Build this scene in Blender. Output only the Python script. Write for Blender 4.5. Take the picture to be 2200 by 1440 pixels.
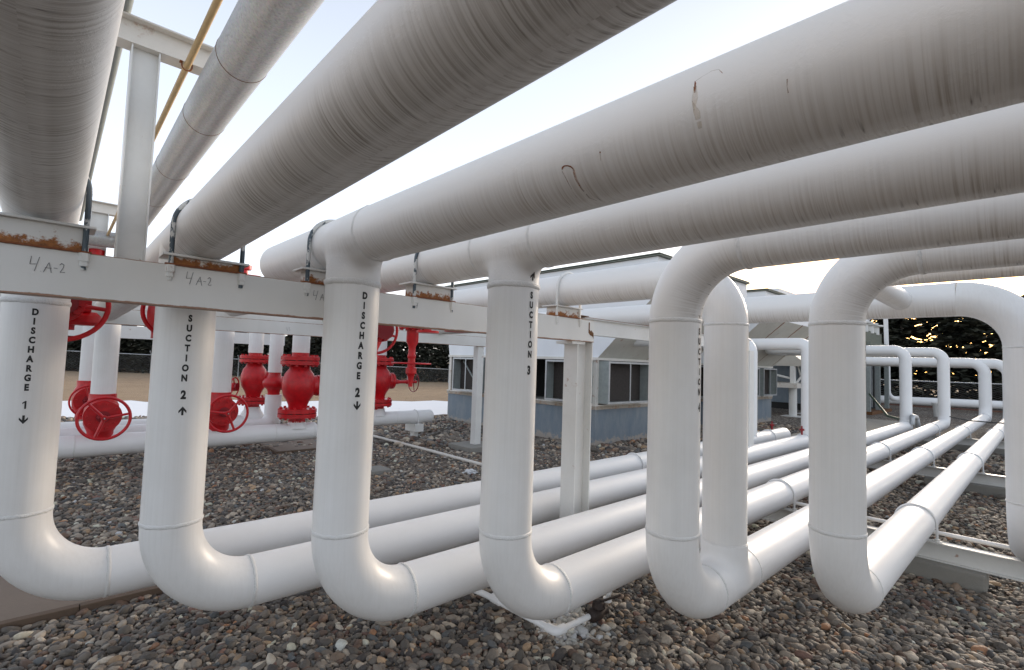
import bpy, bmesh, math, random
import numpy as np
from mathutils import Vector, Matrix
random.seed(7); rng = np.random.default_rng(7)
for o in list(bpy.data.objects): bpy.data.objects.remove(o)
SC = bpy.context.scene; COL = SC.collection
R_ = math.radians; PI = math.pi
# ------------------------------------------------------------------ camera, sky, sun, exposure
CZ = 2.05
cam_d = bpy.data.cameras.new('camera'); cam = bpy.data.objects.new('camera', cam_d); COL.objects.link(cam)
cam_d.sensor_width = 36; cam_d.lens = 1063.57/2200*36; cam_d.clip_start = .05; cam_d.clip_end = 2000
def cam_axes(yaw, pitch, roll):
    cy, sy = math.cos(yaw), math.sin(yaw); cp, sp = math.cos(pitch), math.sin(pitch); cr, sr = math.cos(roll), math.sin(roll)
    M = np.array([[cr,-sr,0],[sr,cr,0],[0,0,1]]) @ np.array([[1,0,0],[0,cp,sp],[0,-sp,cp]])
    return np.array([M@np.array([cy,0,sy]), M@np.array([-sy,0,cy]), M@np.array([0,-1.,0])])
W = cam_axes(0.747178424, 0.0567770293, 0.0332708661)
cam.matrix_world = Matrix([[W[i,0], -W[i,1], -W[i,2], (0,0,CZ)[i]] for i in range(3)] + [[0,0,0,1]])
SC.camera = cam
SUN_AZ, SUN_EL = 5.0, 8.0          # degrees from +X towards +Y ; elevation
world = bpy.data.worlds.new("World"); SC.world = world; world.use_nodes = True
wn = world.node_tree; bg = wn.nodes['Background']
sky = wn.nodes.new('ShaderNodeTexSky'); sky.sky_type = 'NISHITA'; sky.sun_disc = False
sky.sun_elevation = R_(SUN_EL); sky.sun_rotation = R_(90-SUN_AZ)
sky.altitude = 0; sky.air_density = 1.0; sky.dust_density = 2.0; sky.ozone_density = 1.0
bg.inputs[1].default_value = .10
# thin high cloud veil over the clear sky: pale everywhere, bluer towards the zenith
tcw = wn.nodes.new('ShaderNodeTexCoord'); spw = wn.nodes.new('ShaderNodeSeparateXYZ'); wn.links.new(tcw.outputs['Generated'], spw.inputs[0])
rw = wn.nodes.new('ShaderNodeValToRGB'); wn.links.new(spw.outputs[2], rw.inputs[0])
for e, (p, c) in zip([rw.color_ramp.elements[0], rw.color_ramp.elements[1], rw.color_ramp.elements.new(.35)], [(0,(5.2,5.2,5.3,1)),(1,(1.0,1.6,2.8,1)),(.25,(3.7,4.0,4.7,1))]):
    e.position = p; e.color = c
vm = wn.nodes.new('ShaderNodeMix'); vm.data_type = 'RGBA'; vm.inputs[0].default_value = .72
nv = wn.nodes.new('ShaderNodeVectorMath'); nv.operation = 'DOT_PRODUCT'; wn.links.new(tcw.outputs['Generated'], nv.inputs[0])
nv.inputs[1].default_value = (math.cos(R_(SUN_AZ)), math.sin(R_(SUN_AZ)), .06)
gr = wn.nodes.new('ShaderNodeMapRange'); gr.inputs[1].default_value = .93; gr.inputs[2].default_value = .995; wn.links.new(nv.outputs['Value'], gr.inputs[0])
gm = wn.nodes.new('ShaderNodeMix'); gm.data_type = 'RGBA'; wn.links.new(gr.outputs[0], gm.inputs[0]); wn.links.new(rw.outputs[0], gm.inputs[6]); gm.inputs[7].default_value = (9.5,4.2,1.5,1)
wn.links.new(sky.outputs[0], vm.inputs[6]); wn.links.new(gm.outputs[2], vm.inputs[7]); wn.links.new(vm.outputs[2], bg.inputs[0])
sl = bpy.data.lights.new('sun', 'SUN'); sl.energy = 1.0; sl.angle = R_(16); sl.color = (1,.86,.7)
so = bpy.data.objects.new('sun', sl); COL.objects.link(so)
sd = Vector((math.cos(R_(SUN_EL+6))*math.cos(R_(SUN_AZ)), math.cos(R_(SUN_EL+6))*math.sin(R_(SUN_AZ)), math.sin(R_(SUN_EL+6))))
so.rotation_euler = sd.to_track_quat('Z', 'Y').to_euler()
SC.view_settings.view_transform = 'Standard'; SC.view_settings.look = 'None'
SC.view_settings.exposure = 1.85; SC.view_settings.gamma = 1
SC.render.engine = 'CYCLES'
SC.render.resolution_x = 1024; SC.render.resolution_y = 670

# ------------------------------------------------------------------ materials
MATS = {}
class NT:
    def __init__(s, name):
        s.m = bpy.data.materials.new(name); s.m.use_nodes = True; s.t = s.m.node_tree
        s.b = s.t.nodes['Principled BSDF']; s.tc = None
        MATS[name] = s.m
    def n(s, typ, **kw):
        x = s.t.nodes.new(typ)
        for k, v in kw.items(): setattr(x, k, v)
        return x
    def l(s, a, b): s.t.links.new(a, b)
    def co(s, scale=(1,1,1), kind='Object'):
        if not s.tc: s.tc = s.n('ShaderNodeTexCoord')
        mp = s.n('ShaderNodeMapping'); mp.inputs['Scale'].default_value = scale
        s.l(s.tc.outputs[kind], mp.inputs[0]); return mp.outputs[0]
    def noise(s, vec, scale=5, detail=4, rough=.6):
        x = s.n('ShaderNodeTexNoise'); x.inputs['Scale'].default_value = scale
        x.inputs['Detail'].default_value = detail; x.inputs['Roughness'].default_value = rough
        s.l(vec, x.inputs['Vector']); return x.outputs[0]
    def ramp(s, fac, stops):
        x = s.n('ShaderNodeValToRGB'); e = x.color_ramp.elements
        while len(e) < len(stops): e.new(.5)
        for i, (p, c) in enumerate(stops):
            e[i].position = p; e[i].color = (c if hasattr(c, '__len__') else (c,c,c))[:3] + (1,) if hasattr(c,'__len__') else (c,c,c,1)
        s.l(fac, x.inputs[0]); return x.outputs[0]
    def mix(s, fac, a, b, typ='MIX'):
        x = s.n('ShaderNodeMix', data_type='RGBA', blend_type=typ)
        for sock, v in ((x.inputs[0], fac), (x.inputs[6], a), (x.inputs[7], b)):
            if isinstance(v, bpy.types.NodeSocket): s.l(v, sock)
            elif hasattr(v, '__len__'): sock.default_value = tuple(v)+(1,)
            else: sock.default_value = v
        return x.outputs[2]
    def math(s, op, a, b=0):
        x = s.n('ShaderNodeMath', operation=op)
        for i, v in enumerate((a, b)):
            if isinstance(v, bpy.types.NodeSocket): s.l(v, x.inputs[i])
            else: x.inputs[i].default_value = v
        return x.outputs[0]
    def color(s, c):
        if isinstance(c, bpy.types.NodeSocket): s.l(c, s.b.inputs['Base Color'])
        else: s.b.inputs['Base Color'].default_value = tuple(c)+(1,)
    def rough(s, c):
        if isinstance(c, bpy.types.NodeSocket): s.l(c, s.b.inputs['Roughness'])
        else: s.b.inputs['Roughness'].default_value = c
    def bump(s, h, strength=.2, dist=.01):
        x = s.n('ShaderNodeBump'); x.inputs['Strength'].default_value = strength; x.inputs['Distance'].default_value = dist
        s.l(h, x.inputs['Height']); s.l(x.outputs[0], s.b.inputs['Normal'])

WHITE = (.80,.795,.785)
def m_header(name='white_paint_streaked', k=1.0, dirt=(.36,.31,.255)):      # white paint with rain-run grime rings on the lower half (UV.x metres along, UV.y 0 at the bottom .. 1)
    s = NT(name); uv = s.co((1,1,1), 'UV')
    sep = s.n('ShaderNodeSeparateXYZ'); s.l(uv, sep.inputs[0])
    w = s.math('ABSOLUTE', s.math('SUBTRACT', s.math('FRACT', s.math('ADD', sep.outputs[1], .5)), .5))   # 0 bottom, .25 sides, .5 top
    st = s.noise(s.co((75, 1.1, 1), 'UV'), 1, 4, .7)
    st2 = s.noise(s.co((11, 1.2, 1), 'UV'), 1, 3, .6)
    blot = s.noise(s.co((1.6, 3, 1), 'UV'), 1, 4, .6)
    mask = s.ramp(w, [(0, .75), (.03, .55), (.05, 1), (.11, .85), (.17, .40), (.25, 0)])
    f = s.math('MULTIPLY', s.ramp(st, [(.44, 0), (.62, 1)]), mask)
    f = s.math('MULTIPLY', f, s.math('ADD', s.math('MULTIPLY', st2, 1.0), .25))
    soft = s.math('MULTIPLY', s.math('MULTIPLY', mask, s.ramp(blot, [(.2,.3),(.8,1)])), .26)
    tot = s.math('MINIMUM', s.math('MULTIPLY', k, s.math('ADD', s.math('MULTIPLY', s.math('MULTIPLY', f, s.ramp(s.noise(s.co((2.6,1.5,1),'UV'),1,3,.6),[(.35,.35),(.65,1)])), .8), soft)), 1)
    c = s.mix(tot, WHITE, dirt)
    drip = s.noise(s.co((70, 5, 1), 'UV'), 1, 2, .5)
    dm = s.ramp(w, [(.012, 0), (.03, 1), (.05, .5), (.08, 0)])
    c = s.mix(s.math('MULTIPLY', s.ramp(drip, [(.60, 0), (.70, .8)]), dm), c, (.09,.07,.06))
    s.color(c); s.rough(.42)
    fine = s.noise(s.co((1,1,1)), 300, 2, .5)
    bl = s.math('MULTIPLY', s.ramp(s.noise(s.co((1,1,1)), 42, 5, .65), [(.5,0),(.62,1)]), s.ramp(s.noise(s.co((1,1,1)), 2.3, 3, .5), [(.5,0),(.62,1)]))
    s.bump(s.math('ADD', s.math('ADD', s.math('MULTIPLY', st, .5), s.math('MULTIPLY', fine, .4)), s.math('MULTIPLY', bl, 1.6)), .16, .004)
m_header(); m_header('white_paint_grime_and_shade', 1.45, (.25,.22,.185))  # second copy: thicker grime, its dirt colour deepened to stand in for underside shade
def m_white(name, vertical=False, base=WHITE, grime=.25, rust=0, rough=.36):
    s = NT(name)
    n1 = s.noise(s.co((1,1,1)), 1.7, 5, .6)
    v = s.noise(s.co((60,60,1.0) if vertical else (30,30,30)), 1, 3, .6)
    f = s.math('MULTIPLY', s.ramp(n1, [(.35,0),(.75,1)]), grime)
    f = s.math('ADD', f, s.math('MULTIPLY', s.ramp(v, [(.40,0),(.85,1)]), grime*(.6 if vertical else .3)))
    c = s.mix(f, base, tuple(x*y for x, y in zip(base, (.62,.60,.56))))
    if rust:
        r = s.noise(s.co((1,1,1)), 5, 8, .7)
        c = s.mix(s.ramp(r, [(.66-.06*rust,0),(.72,1)]), c, (.30,.11,.035))
    s.color(c); s.rough(rough)
    fine = s.noise(s.co((1,1,1)), 260, 2, .5)
    s.bump(fine, .10, .003)
m_white('white_paint', True); m_white('white_paint_clean', False, (.84,.84,.84), .12, 0, .42)
m_white('white_steel', False, (.74,.74,.72), .3, .35, .45)
m_white('cream_steel', False, (.72,.69,.64), .35, .9, .5)
m_white('cooler_white', False, (.80,.82,.85), .15, 0, .5)
m_white('hood_white', False, (.66,.64,.58), .4, .6, .5)
m_white('sill_steel', False, (.45,.40,.34), .5, 2.6, .7); m_white('insulation_jacket', False, (.5,.5,.5), .3)
def m_weld():
    s = NT('weld_paint'); s.color(s.mix(s.noise(s.co(), 60, 3, .7), (.74,.735,.72), (.85,.85,.84))); s.rough(.5)
    s.bump(s.noise(s.co(), 120, 4, .7), .9, .01)
m_weld()
def m_rust(name, a, b, sc=30):
    s = NT(name); n = s.noise(s.co(), sc, 8, .75); s.color(s.ramp(n, [(.3,a),(.55,b),(.75,tuple(x*.4 for x in a))])); s.rough(.85)
    s.bump(n, .5, .01)
m_rust('rust', (.30,.10,.03), (.20,.065,.025))
def m_streak():
    s = NT('rust_streak'); n = s.noise(s.co(), 60, 5, .7); s.color((.42,.19,.07)); s.rough(.6); s.l(s.ramp(n,[(.3,.25),(.7,.7)]), s.b.inputs['Alpha'])
m_streak()
def m_faint():
    s = NT('rust_faint'); n = s.noise(s.co(), 40, 5, .7); s.color((.50,.36,.20)); s.rough(.6); s.l(s.ramp(n,[(.3,.08),(.7,.30)]), s.b.inputs['Alpha'])
m_faint()
m_rust('rust_dark', (.10,.045,.02), (.16,.07,.025))
def m_saddle():
    s = NT('saddle_rusty'); n = s.noise(s.co(), 14, 8, .75); 
    sep = s.n('ShaderNodeSeparateXYZ'); s.l(s.co((1,1,1)), sep.inputs[0])
    g = s.n('ShaderNodeMapRange'); g.inputs[1].default_value = 2.525; g.inputs[2].default_value = 2.605; g.inputs[3].default_value=1; g.inputs[4].default_value=0
    s.l(sep.outputs[2], g.inputs[0])
    f = s.math('ADD', s.math('MULTIPLY', g.outputs[0], .30), s.math('MULTIPLY', n, .85))
    c = s.mix(s.ramp(f, [(.55,0),(.63,1)]), (.70,.69,.66), s.ramp(s.noise(s.co((1,1,1)), 50, 5, .7), [(.3,(.42,.16,.035)),(.7,(.17,.06,.02))]))
    s.color(c); s.rough(.7); s.bump(n, .3, .006)
m_saddle()
def m_beam():        # white web, rust line along the bottom edge and bleeding from the top flange
    s = NT('beam_white'); sep = s.n('ShaderNodeSeparateXYZ'); s.l(s.co(), sep.inputs[0])
    n = s.noise(s.co(), 9, 8, .7); n2 = s.noise(s.co((1,1,.2)), 3, 4, .6)
    c = s.mix(s.math('MULTIPLY', s.ramp(n2, [(.3,0),(.8,1)]), .35), (.74,.735,.71), (.55,.54,.50))
    def band(z, wdt):
        d = s.math('ABSOLUTE', s.math('SUBTRACT', sep.outputs[2], z))
        return s.math('SUBTRACT', 1, s.math('DIVIDE', d, wdt))
    for z, w_, k in ((0, .014, .72), (.225, .015, .42)):
        f = s.math('ADD', s.math('MULTIPLY', band(z, w_), .5), s.math('MULTIPLY', n, k))
        c = s.mix(s.ramp(f, [(.55,0),(.66,.9)]), c, (.27,.12,.05))
    s.color(c); s.rough(.5); s.bump(s.noise(s.co(), 60, 5, .6), .15, .004)
m_beam()
def m_red():
    s = NT('red_paint'); n = s.noise(s.co(), 12, 5, .6)
    s.color(s.mix(s.ramp(n,[(.3,0),(.8,1)]), (.60,.004,.010), (.36,.003,.008))); s.rough(.38); s.bump(s.noise(s.co(), 90, 4, .6), .25, .004)
m_red()
def m_simple(name, c, rough=.6, metal=0, var=.25, sc=8, bump=.15):
    s = NT(name); n = s.noise(s.co(), sc, 6, .65)
    s.color(s.mix(s.ramp(n,[(.25,0),(.8,1)]), c, tuple(x*(1-var) for x in c))); s.rough(rough); s.b.inputs['Metallic'].default_value = metal
    s.bump(s.noise(s.co(), sc*8, 5, .6), bump, .004)
m_simple('dark_red_paint', (.28,.008,.016), .35)
m_simple('black_paint', (.012,.012,.013), .45, 0, .1)
m_simple('graffiti_ink', (.24,.24,.25), .6, 0, .6, 120)
m_simple('grey_paint', (.30,.33,.32), .5, 0, .3)
m_simple('olive_steel', (.19,.21,.17), .55, 0, .4)
m_simple('frame_grey', (.36,.40,.39), .5, .1, .3)
m_simple('dark_interior', (.02,.02,.02), .8)
m_simple('screen_mesh', (.055,.045,.04), .8, 0, .5, 20)
def m_ubolt():
    s = NT('u_bolt_steel'); n = s.noise(s.co((1,1,.6)), 22, 5, .6); s.color(s.ramp(n,[(.50,(.06,.085,.105)),(.54,(.60,.60,.58))])); s.rough(.45); s.bump(n,.4,.004)
m_ubolt()
m_simple('conduit_yellow', (.62,.43,.20), .45, 0, .25, 20)
m_simple('galv_fence', (.50,.52,.54), .45, .6)
m_simple('hose_green', (.07,.11,.07), .45)
m_simple('dark_valve', (.05,.035,.03), .6, .3, .5, 30)
m_simple('bark', (.05,.038,.03), .9)
m_simple('plastic_bag', (.75,.76,.78), .5)
def m_galv():
    s = NT('galvanised_jacket'); n = s.noise(s.co((6,6,6)), 9, 6, .75); vo = s.n('ShaderNodeTexVoronoi'); vo.inputs['Scale'].default_value = 130; s.l(s.co(), vo.inputs[0])
    c = s.mix(n, (.30,.28,.265), (.45,.435,.42)); c = s.mix(.35, c, vo.outputs['Color'], 'SOFT_LIGHT')
    bw = s.n('ShaderNodeHueSaturation'); bw.inputs['Saturation'].default_value = .35; s.l(c, bw.inputs['Color'])
    s.color(bw.outputs[0]); s.b.inputs['Metallic'].default_value = .45
    s.rough(s.ramp(n, [(0,.32),(1,.5)])); s.bump(s.noise(s.co((1,1,1)), 60, 6, .8), .35, .004)
m_galv()
def m_conc(name, a, b, stain=False):
    s = NT(name); n = s.noise(s.co(), 3, 8, .7); n2 = s.noise(s.co(), 70, 5, .7)
    c = s.mix(n, a, b); c = s.mix(s.math('MULTIPLY', n2, .35), c, tuple(x*.5 for x in a))
    s.color(c); s.rough(.9); s.bump(n2, .5, .01)
m_conc('concrete', (.34,.33,.30), (.22,.21,.19)); m_conc('slab_concrete', (.27,.21,.165), (.19,.15,.12)); m_conc('kerb_wood', (.17,.115,.08), (.10,.07,.05))
def m_blue():
    s = NT('blue_base'); n = s.noise(s.co((1,1,.35)), 4, 7, .7); sep = s.n('ShaderNodeSeparateXYZ'); s.l(s.co(), sep.inputs[0])
    c = s.mix(s.ramp(n,[(.3,0),(.7,1)]), (.14,.19,.245), (.25,.28,.30))
    st = s.noise(s.co((2.2,2.2,.12)), 1.6, 5, .7)
    c = s.mix(s.ramp(st,[(.60,0),(.68,.6)]), c, (.30,.20,.09))
    g = s.n('ShaderNodeMapRange'); g.inputs[1].default_value = .35; g.inputs[2].default_value = 0; s.l(sep.outputs[2], g.inputs[0])
    c = s.mix(s.ramp(s.math('ADD', s.math('MULTIPLY', g.outputs[0], .35), s.noise(s.co(), 6, 8, .75)), [(.68,0),(.78,.8)]), c, (.42,.36,.30))
    s.color(c); s.rough(.7); s.bump(n, .2, .01)
m_blue()
def m_pebble():
    s = NT('pebble_stone'); a = s.n('ShaderNodeAttribute', attribute_type='INSTANCER', attribute_name='col')
    n = s.noise(s.co(), 1.3, 5, .7)
    s.color(s.mix(s.math('MULTIPLY', s.ramp(n,[(.35,0),(.75,1)]), .35), a.outputs[0], (.05,.045,.04))); s.rough(.6)
    s.bump(n, .25, .1)
m_pebble()
def m_ground():
    s = NT('gravel_ground'); gc = s.co()
    v = s.n('ShaderNodeTexVoronoi'); v.inputs['Scale'].default_value = 16; s.l(gc, v.inputs[0])
    sep = s.n('ShaderNodeSeparateColor'); s.l(v.outputs['Color'], sep.inputs[0])
    c = s.ramp(sep.outputs[0], [(0,(.05,.042,.035)),(.3,(.14,.115,.09)),(.6,(.27,.23,.19)),(.85,(.42,.36,.30)),(1,(.55,.50,.44))])
    c = s.mix(s.ramp(v.outputs['Distance'], [(.35,0),(.75,1)]), c, (.03,.024,.019))
    big = s.noise(gc, .55, 5, .65)
    c = s.mix(s.ramp(big, [(.50,0),(.60,.75)]), c, (.12,.088,.065))
    s.color(c); s.rough(.85)
    h = s.n('ShaderNodeMath', operation='SUBTRACT'); h.inputs[0].default_value = 1; s.l(v.outputs['Distance'], h.inputs[1])
    s.bump(h.outputs[0], .8, .04)
m_ground()
def m_grass():
    s = NT('dry_grass'); n = s.noise(s.co(), .35, 8, .75); f = s.ramp(s.noise(s.co((1,1,1)), 3.2, 8, .85), [(.35,0),(.65,1)])
    c = s.ramp(n, [(.3,(.30,.20,.12)),(.55,(.42,.30,.19)),(.75,(.24,.17,.10))]); c = s.mix(s.math('MULTIPLY', f, .55), c, (.17,.13,.085))
    s.color(c); s.rough(.95); s.bump(f, .6, .05)
m_grass()
def m_snow():
    s = NT('snow_white'); n = s.noise(s.co((1,1,1)), .8, 7, .7)
    s.color(s.ramp(n, [(.28,(.30,.32,.34)),(.36,(.80,.83,.88)),(1,(.86,.88,.92))])); s.rough(.7); s.bump(n, .3, .05)
m_snow()
m_conc('red_soil', (.20,.075,.04), (.12,.05,.03))
def m_fol():
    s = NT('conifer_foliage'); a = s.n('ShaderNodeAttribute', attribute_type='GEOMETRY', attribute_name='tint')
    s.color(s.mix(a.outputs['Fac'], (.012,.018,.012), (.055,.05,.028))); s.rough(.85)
m_fol()

# ------------------------------------------------------------------ object helpers
def tag(o, label=None, cat=None, group=None, kind=None):
    if label: o['label'] = label
    if cat: o['category'] = cat
    if group: o['group'] = group
    if kind: o['kind'] = kind
    return o
def thing(name, label, cat, loc=(0,0,0), rz=0, group=None):
    o = bpy.data.objects.new(name, None); COL.objects.link(o); o.location = loc; o.rotation_euler = (0,0,rz)
    o.empty_display_size = .1
    return tag(o, label, cat, group)
def copy_tree(o, parent=None):
    c = o.copy(); COL.objects.link(c); c.parent = parent
    for ch in o.children: copy_tree(ch, c)
    return c
class MB:
    def __init__(s): s.v = []; s.f = []; s.uv = []; s.sm = []
    def add(s, vs, fs, uvs=None, smooth=False):
        b = len(s.v); s.v += [tuple(map(float, v)) for v in vs]
        for i, f in enumerate(fs):
            s.f.append(tuple(b+k for k in f)); s.uv.append(uvs[i] if uvs else [(0,0)]*len(f)); s.sm.append(smooth)
        return s
    def box(s, x0, x1, y0, y1, z0, z1):
        vs = [(x,y,z) for z in (z0,z1) for y in (y0,y1) for x in (x0,x1)]
        return s.add(vs, [(0,2,3,1),(4,5,7,6),(0,1,5,4),(2,6,7,3),(0,4,6,2),(1,3,7,5)])
    def prism(s, poly, z0, z1):
        n = len(poly); vs = [(x,y,z0) for x,y in poly] + [(x,y,z1) for x,y in poly]
        return s.add(vs, [tuple(range(n-1,-1,-1)), tuple(range(n,2*n))] + [(i,(i+1)%n,n+(i+1)%n,n+i) for i in range(n)])
    def extr(s, prof, p0, p1, up=(0,0,1)):     # profile (u sideways, v up) swept straight p0->p1
        p0, p1 = Vector(p0), Vector(p1); d = (p1-p0).normalized(); upv = Vector(up); side = d.cross(upv).normalized(); u2 = side.cross(d)
        n = len(prof); vs = [p + side*a + u2*b for p in (p0, p1) for a, b in prof]
        return s.add(vs, [tuple(range(n-1,-1,-1)), tuple(range(n,2*n))] + [(i,(i+1)%n,n+(i+1)%n,n+i) for i in range(n)])
    def tube(s, pts, r, seg=32, caps=True, u0=0, dome=False):
        pts = [Vector(p) for p in pts]; n = len(pts); rr = r if hasattr(r,'__len__') else [r]*n
        T = []
        for i in range(n):
            a = pts[max(0,i-1)]; b = pts[min(n-1,i+1)]; T.append((b-a).normalized())
        ref = Vector((0,0,-1)) if abs(T[0].z) < .9 else Vector((0,-1,0))
        N = (ref - T[0]*ref.dot(T[0])).normalized(); rings = []; u = u0; us = []
        for i in range(n):
            if i:
                N = (N - T[i]*N.dot(T[i])).normalized(); u += (pts[i]-pts[i-1]).length
            B = T[i].cross(N); us.append(u)
            rings += [pts[i] + (N*math.cos(2*PI*k/seg) + B*math.sin(2*PI*k/seg))*rr[i] for k in range(seg)]
        fs, uv = [], []
        for i in range(n-1):
            for k in range(seg):
                k2 = (k+1)%seg
                fs.append((i*seg+k, i*seg+k2, (i+1)*seg+k2, (i+1)*seg+k))
                uv.append([(us[i],k/seg),(us[i],(k+1)/seg),(us[i+1],(k+1)/seg),(us[i+1],k/seg)])
        s.add(rings, fs, uv, True)
        if caps:
            b = len(s.v)-n*seg
            s.f.append(tuple(b+k for k in range(seg-1,-1,-1))); s.uv.append([(0,.5)]*seg); s.sm.append(False)
            s.f.append(tuple(b+(n-1)*seg+k for k in range(seg))); s.uv.append([(0,.5)]*seg); s.sm.append(False)
        return s
    def lathe(s, prof, c=(0,0,0), ax='z', seg=24, smooth=True):    # prof (r, h)
        c = Vector(c); n = len(prof); vs = []
        for r, h in prof:
            for k in range(seg):
                a = 2*PI*k/seg; x, y = r*math.cos(a), r*math.sin(a)
                vs.append(c + Vector({'z':(x,y,h),'y':(y,h,x),'x':(h,x,y)}[ax]))
        fs = [(i*seg+k, i*seg+(k+1)%seg, (i+1)*seg+(k+1)%seg, (i+1)*seg+k) for i in range(n-1) for k in range(seg)]
        s.add(vs, fs, None, smooth)
        b = len(s.v)-n*seg
        s.f += [tuple(b+k for k in range(seg-1,-1,-1)), tuple(b+(n-1)*seg+k for k in range(seg))]
        s.uv += [[(0,0)]*seg]*2; s.sm += [False]*2
        return s
    def torus(s, c, R, r, ax='y', seg=36, ss=8, sx=1):
        c = Vector(c); pts = []
        vs = []
        for i in range(seg):
            a = 2*PI*i/seg
            for j in range(ss):
                b = 2*PI*j/ss; q = R + r*math.cos(b); h = r*math.sin(b)
                x, y = q*math.cos(a), q*math.sin(a)
                vs.append(c + Vector({'z':(x,y,h*sx),'y':(x,h*sx,y),'x':(h*sx,x,y)}[ax]))
        fs = [(i*ss+j, ((i+1)%seg)*ss+j, ((i+1)%seg)*ss+(j+1)%ss, i*ss+(j+1)%ss) for i in range(seg) for j in range(ss)]
        return s.add(vs, fs, None, True)
    def build(s, name, mat, parent=None, sharp=True, bevel=0):
        me = bpy.data.meshes.new(name); me.from_pydata(s.v, [], s.f)
        ul = me.uv_layers.new(name='UVMap')
        flat = np.array([c for f in s.uv for p in f for c in p], dtype=np.float32)
        ul.data.foreach_set('uv', flat); me.polygons.foreach_set('use_smooth', s.sm)
        bm = bmesh.new(); bm.from_mesh(me); bmesh.ops.recalc_face_normals(bm, faces=bm.faces)
        if bevel: bmesh.ops.bevel(bm, geom=[e for e in bm.edges if e.is_manifold and e.calc_face_angle(0) > .6], offset=bevel, segments=2, affect='EDGES', profile=.6)
        for e in bm.edges:
            if len(e.link_faces) == 2 and e.calc_face_angle(0) > .7: e.smooth = False
        bm.to_mesh(me); bm.free()
        me.materials.append(MATS[mat] if isinstance(mat, str) else mat)
        o = bpy.data.objects.new(name, me); COL.objects.link(o)
        if parent is not None: o.parent = parent
        return o
def arc(c, a0, a1, R, e1, e2, n=12):
    c, e1, e2 = Vector(c), Vector(e1), Vector(e2)
    return [c + e1*R*math.cos(R_(a0+(a1-a0)*i/n)) + e2*R*math.sin(R_(a0+(a1-a0)*i/n)) for i in range(n+1)]
def bent(pts, R, n=12):          # polyline with filleted corners
    P = [Vector(p) for p in pts]; out = [P[0]]
    for i in range(1, len(P)-1):
        a = (P[i-1]-P[i]).normalized(); b = (P[i+1]-P[i]).normalized(); ang = a.angle(b); t = R/math.tan(ang/2)
        s0 = P[i]+a*t; bis = (a+b).normalized(); c = P[i]+bis*(R/math.sin(ang/2)); v0 = s0-c; v1 = (P[i]+b*t)-c; tot = v0.angle(v1)
        ax = v0.cross(v1).normalized()
        out += [c + Matrix.Rotation(tot*k/n, 3, ax) @ v0 for k in range(n+1)]
    out.append(P[-1]); return out
def weld(parent, c, ax, r, s=1.0):
    c = Vector(c); axv = Vector(ax).normalized(); n = 48; m = MB(); vs = []; ss = 6
    q = axv.to_track_quat('Z','Y'); rr = random.Random(int(c.x*1000+c.z*77+c.y*13))
    for i in range(n):
        a = 2*PI*i/n; jr = rr.uniform(-.0016,.0016); jh = rr.uniform(-.0022,.0022)
        for j in range(ss):
            b = PI*j/(ss-1); R = r-.001+(.0062*s+jr)*math.sin(b); h = .013*s*math.cos(b)+jh
            vs.append(c + q @ Vector((R*math.cos(a), R*math.sin(a), h)))
    m.add(vs, [(i*ss+j, ((i+1)%n)*ss+j, ((i+1)%n)*ss+j+1, i*ss+j+1) for i in range(n) for j in range(ss-1)], None, True)
    return m.build('weld_seam', 'weld_paint', parent)
# smooth-union tee: run along local Y, branch down -Z
_tee = {}
def tee_mesh(r, half, down, k=.07):
    key = (r, half, down)
    if key in _tee: return _tee[key]
    m = MB(); m.tube([(0,-half,0),(0,half,0)], r, 64).tube([(0,0,0),(0,0,-down)], r, 64)
    o = m.build('tee_source', 'white_paint'); md = o.modifiers.new('r','REMESH'); md.mode='VOXEL'; md.voxel_size=.011; md.use_smooth_shade=True
    dg = bpy.context.evaluated_depsgraph_get(); me = bpy.data.meshes.new_from_object(o.evaluated_get(dg))
    src = o.data; bpy.data.objects.remove(o); bpy.data.meshes.remove(src)
    n = len(me.vertices); co = np.empty(n*3, dtype=np.float32); me.vertices.foreach_get('co', co); P = co.reshape(-1,3).astype(float)
    def f(P):
        d1 = np.hypot(P[:,0],P[:,2])-r
        zz = np.maximum(P[:,2],0); d2 = np.sqrt(P[:,0]**2+P[:,1]**2+zz**2*4)-r
        h = np.clip(.5+.5*(d2-d1)/k,0,1); return d2*(1-h)+d1*h-k*h*(1-h)
    act = f(P) > -.028
    for _ in range(8):
        e = 1e-4; g = np.stack([(f(P+np.eye(3)[i]*e)-f(P-np.eye(3)[i]*e))/(2*e) for i in range(3)],1)
        g[np.abs(P[:,1])>half-.004,1] = 0; g[P[:,2]<-down+.004,2] = 0
        P = P - (np.clip(f(P),-.05,.05)/np.maximum((g**2).sum(1),.2))[:,None]*g*act[:,None]
    me.vertices.foreach_set('co', P.astype(np.float32).ravel())
    ul = me.uv_layers.new(name='UVMap') if not me.uv_layers else me.uv_layers[0]
    li = np.empty(len(me.loops), dtype=np.int32); me.loops.foreach_get('vertex_index', li); L = P[li]
    v = (np.arctan2(L[:,0],-L[:,2])/(2*PI))%1; dwn = np.clip((-L[:,2]-r*.6)/(r*.6),0,1)
    v = np.where(dwn>0, v*(1-dwn)+.5*dwn, v)
    ul.data.foreach_set('uv', np.stack([L[:,1],v],1).astype(np.float32).ravel())
    me.polygons.foreach_set('use_smooth', [True]*len(me.polygons)); me.materials.clear(); me.materials.append(MATS['white_paint_streaked'])
    _tee[key] = me; return me
def tee(parent, c, r, half, down, rot=(0,0,0), mat=None, name='tee'):
    me = tee_mesh(r, half, down)
    if mat: me = me.copy(); me.materials.clear(); me.materials.append(MATS[mat])
    o = bpy.data.objects.new(name, me); COL.objects.link(o); o.location = c; o.rotation_euler = rot; o.parent = parent
    return o
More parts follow.
